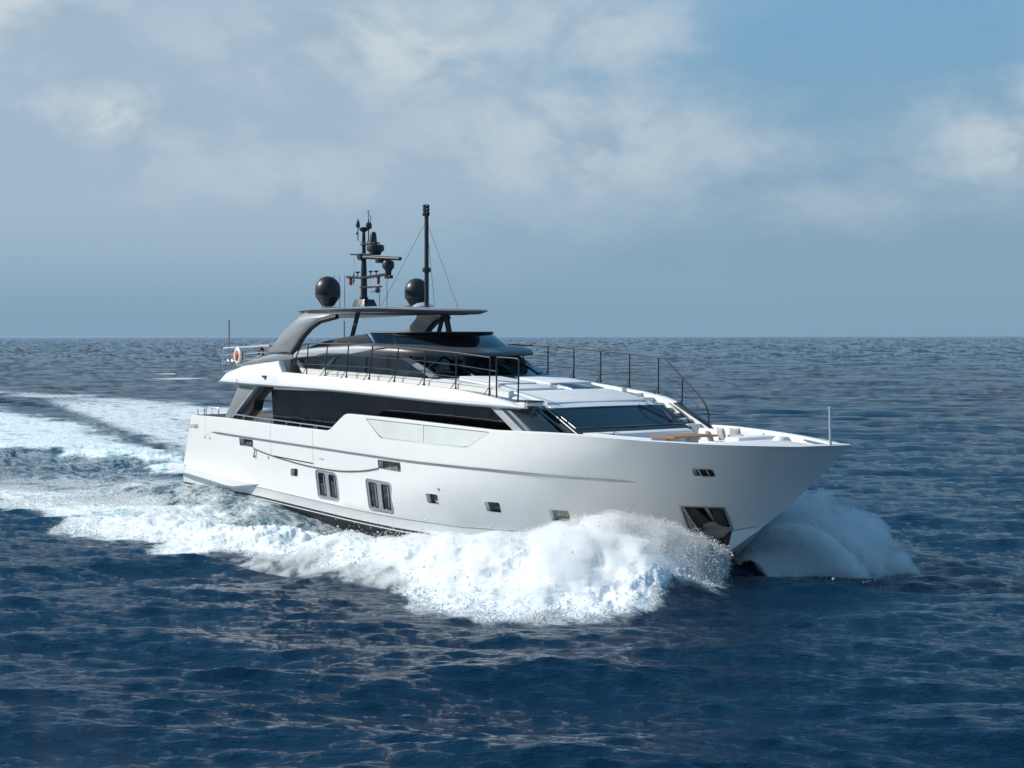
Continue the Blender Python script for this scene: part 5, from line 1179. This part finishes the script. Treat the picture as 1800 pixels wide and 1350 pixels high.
def mist(side, lab):
    """two nested closed shells of drifting spray between the thrown sheet and the water"""
    tk = .90 if side > 0 else .92
    for name, top, low, mat in (('bow_spray', .60, .06, 'spray mist'), ('bow_spray', .80, .05, 'drifting mist'), ('bow_spray', .96, .04, 'thin mist'), ('bow_spray', 1.13, .03, 'faint mist')):
        ns, nt = 44, 16; rings = []; top = top*tk
        for s in np.linspace(0, 1, ns):
            tp_ = float(sm(s/.10)*sm((1-s)/.30))**.6; ring_ = []
            for lv, fs in ((top, np.linspace(0, 1, nt)), (low, np.linspace(1, 0, nt))):
                lv = low + (lv-low)*max(tp_, .03)
                e = lerp_tab(np.array([s]), EM[side])[0]; v = lerp_tab(np.array([s]), VE[side])[0]*(.35+.65*lv); v[:2] *= 1.25-.25*lv
                v = v*(1+.30*float(fbm(np.array([s*13+side*3+top*9]), np.array([2.3+top*5]), 4)[0]-.5))
                T = (v[2]+math.sqrt(v[2]**2+2*G*(e[2]+.25)))/G
                for f in fs: t_ = T*f; q = e+v*t_; q[2] -= .5*G*t_*t_; ring_.append(tuple(q))
            rings.append(ring_)
        MB().rings(rings).build('mist', mat if side < 0 else 'dense '+mat, lab)
def mist_materials():
    for nm_, dens, lo, hi in (('spray mist', 12.0, .32, .55), ('drifting mist', 6.5, .37, .57), ('thin mist', 3.6, .42, .60), ('faint mist', 2.0, .47, .64), ('crest mist', 5.0, .44, .66),
                               ('dense spray mist', 26.0, .22, .46), ('dense drifting mist', 15.0, .28, .50), ('dense thin mist', 7.0, .36, .56), ('dense faint mist', 2.6, .44, .62)):
        m = bpy.data.materials.new(nm_); m.use_nodes = True; t = NT(m.node_tree)
        pos = t.n('ShaderNodeNewGeometry').outputs['Position']
        n1 = t.noise(t.mapv(pos, (1, 1, .8)), 1.25, 7, .70, .8)
        z = t.n('ShaderNodeSeparateXYZ', ins={0: pos}).outputs[2]
        d_ = t.m('MULTIPLY', t.smooth(n1, lo, hi), t.m('MULTIPLY', dens, t.m('ADD', .55, t.smooth(z, 2.6, .6))))
        v = t.n('ShaderNodeVolumePrincipled'); v.inputs['Color'].default_value = (.998, .998, .998, 1); t.set(v, 'Density', d_); v.inputs['Anisotropy'].default_value = .0
        t.n('ShaderNodeOutputMaterial', ins={1: v.outputs[0]}); MATS[nm_] = m
mist_materials()
for side, n, lab in ((-1, 190000, 'burst of white spray thrown up on the sunlit side of the bow'), (1, 150000, 'blue shaded sheet of spray thrown out on the far side of the bow')):
    P_, R__ = burst(side, n); mist(side, stuff('bow_spray', P_, R__, lab))
def crest_mist(parent):
    path = [(17, -7.9), (19, -8.0), (21, -8.0), (25, -7.8), (28, -7.4), (31, -6.9), (33.5, -6.4), (35.6, -5.9)]; rings = []
    for k_ in np.linspace(0, 1, 60):
        x = np.interp(k_, np.linspace(0, 1, len(path)), [p[0] for p in path]); yc = np.interp(k_, np.linspace(0, 1, len(path)), [p[1] for p in path])
        sc_ = float(sm(k_/.4)*sm((1-k_)/.08))+.02; n_ = 18; w0 = 3.0*(.4+.6*sc_); ang = np.linspace(0, 2*math.pi, n_, endpoint=False)
        yy = yc+w0*np.cos(ang); H = foam_fields(np.full(n_, x), yy)[2]; top = (.15+.50*float(fbm(np.array([x*.6]), np.array([4.2]), 3)[0]))*sc_*np.interp(x, [9, 21, 26, 29, 32], [.3, .35, .6, 1.1, 1.6])
        rings.append([(float(x), float(yy[i]), float(H[i]*(1 if math.sin(ang[i]) > 0 else .4)+top*math.sin(ang[i])*(1 if math.sin(ang[i]) > 0 else .6)-.05)) for i in range(n_)])
    MB().rings(rings).build('mist', 'crest mist', parent)
# broken water standing over the crest of the bow wave
def crest(n):
    x = rng.uniform(-14, 37, n*3); y = rng.uniform(-12.5, -1.5, n*3); F, A, H, L = foam_fields(x, y)
    w_ = np.clip((F-.5)*2, 0, 1)*np.interp(x, [-14, 8, 24, 34], [.0, .0, .04, .10])*(.15+.85*L); edge = np.clip(1-np.abs(F-.55)*5, 0, 1)*np.interp(x, [0, 20], [.3, .6])
    k_ = rng.random(n*3) < np.maximum(w_, edge)
    x, y, H = x[k_], y[k_], H[k_]; lumps = fbm(x*1.3, y*1.3, 3)
    h = rng.exponential(1, len(x))*np.interp(x, [-14, 10, 26, 34], [.04, .07, .16, .22])*np.clip((lumps-.3)*3, .15, 1.6)
    return np.stack([x, y, H+h-.02], -1), np.exp(rng.normal(math.log(.017), .45, len(x))).clip(.006, .06)
P_, R__ = crest(200000); crest_mist(stuff('crest_spray', P_, R__, 'broken white water and mist along the bow wave crest beside the hull'))
# ------------------------------------------------------------------ haze over the sea
def haze():
    m = bpy.data.materials.new('haze'); m.use_nodes = True; t = NT(m.node_tree)
    v = t.n('ShaderNodeVolumePrincipled'); v.inputs['Color'].default_value = (.50, .70, .88, 1); v.inputs['Density'].default_value = HAZE; v.inputs['Anisotropy'].default_value = .2
    t.n('ShaderNodeOutputMaterial', ins={1: v.outputs[0]}); MATS['haze'] = m
    b = MB(); b.box(CX-90000, CX+90000, CY-90000, CY+90000, -4.0, 14.5); o = b.build('haze', 'haze', None, False); tag(o, 'thin blue haze lying over the far sea', 'haze', kind='stuff')
HAZE = 0.00003
haze()
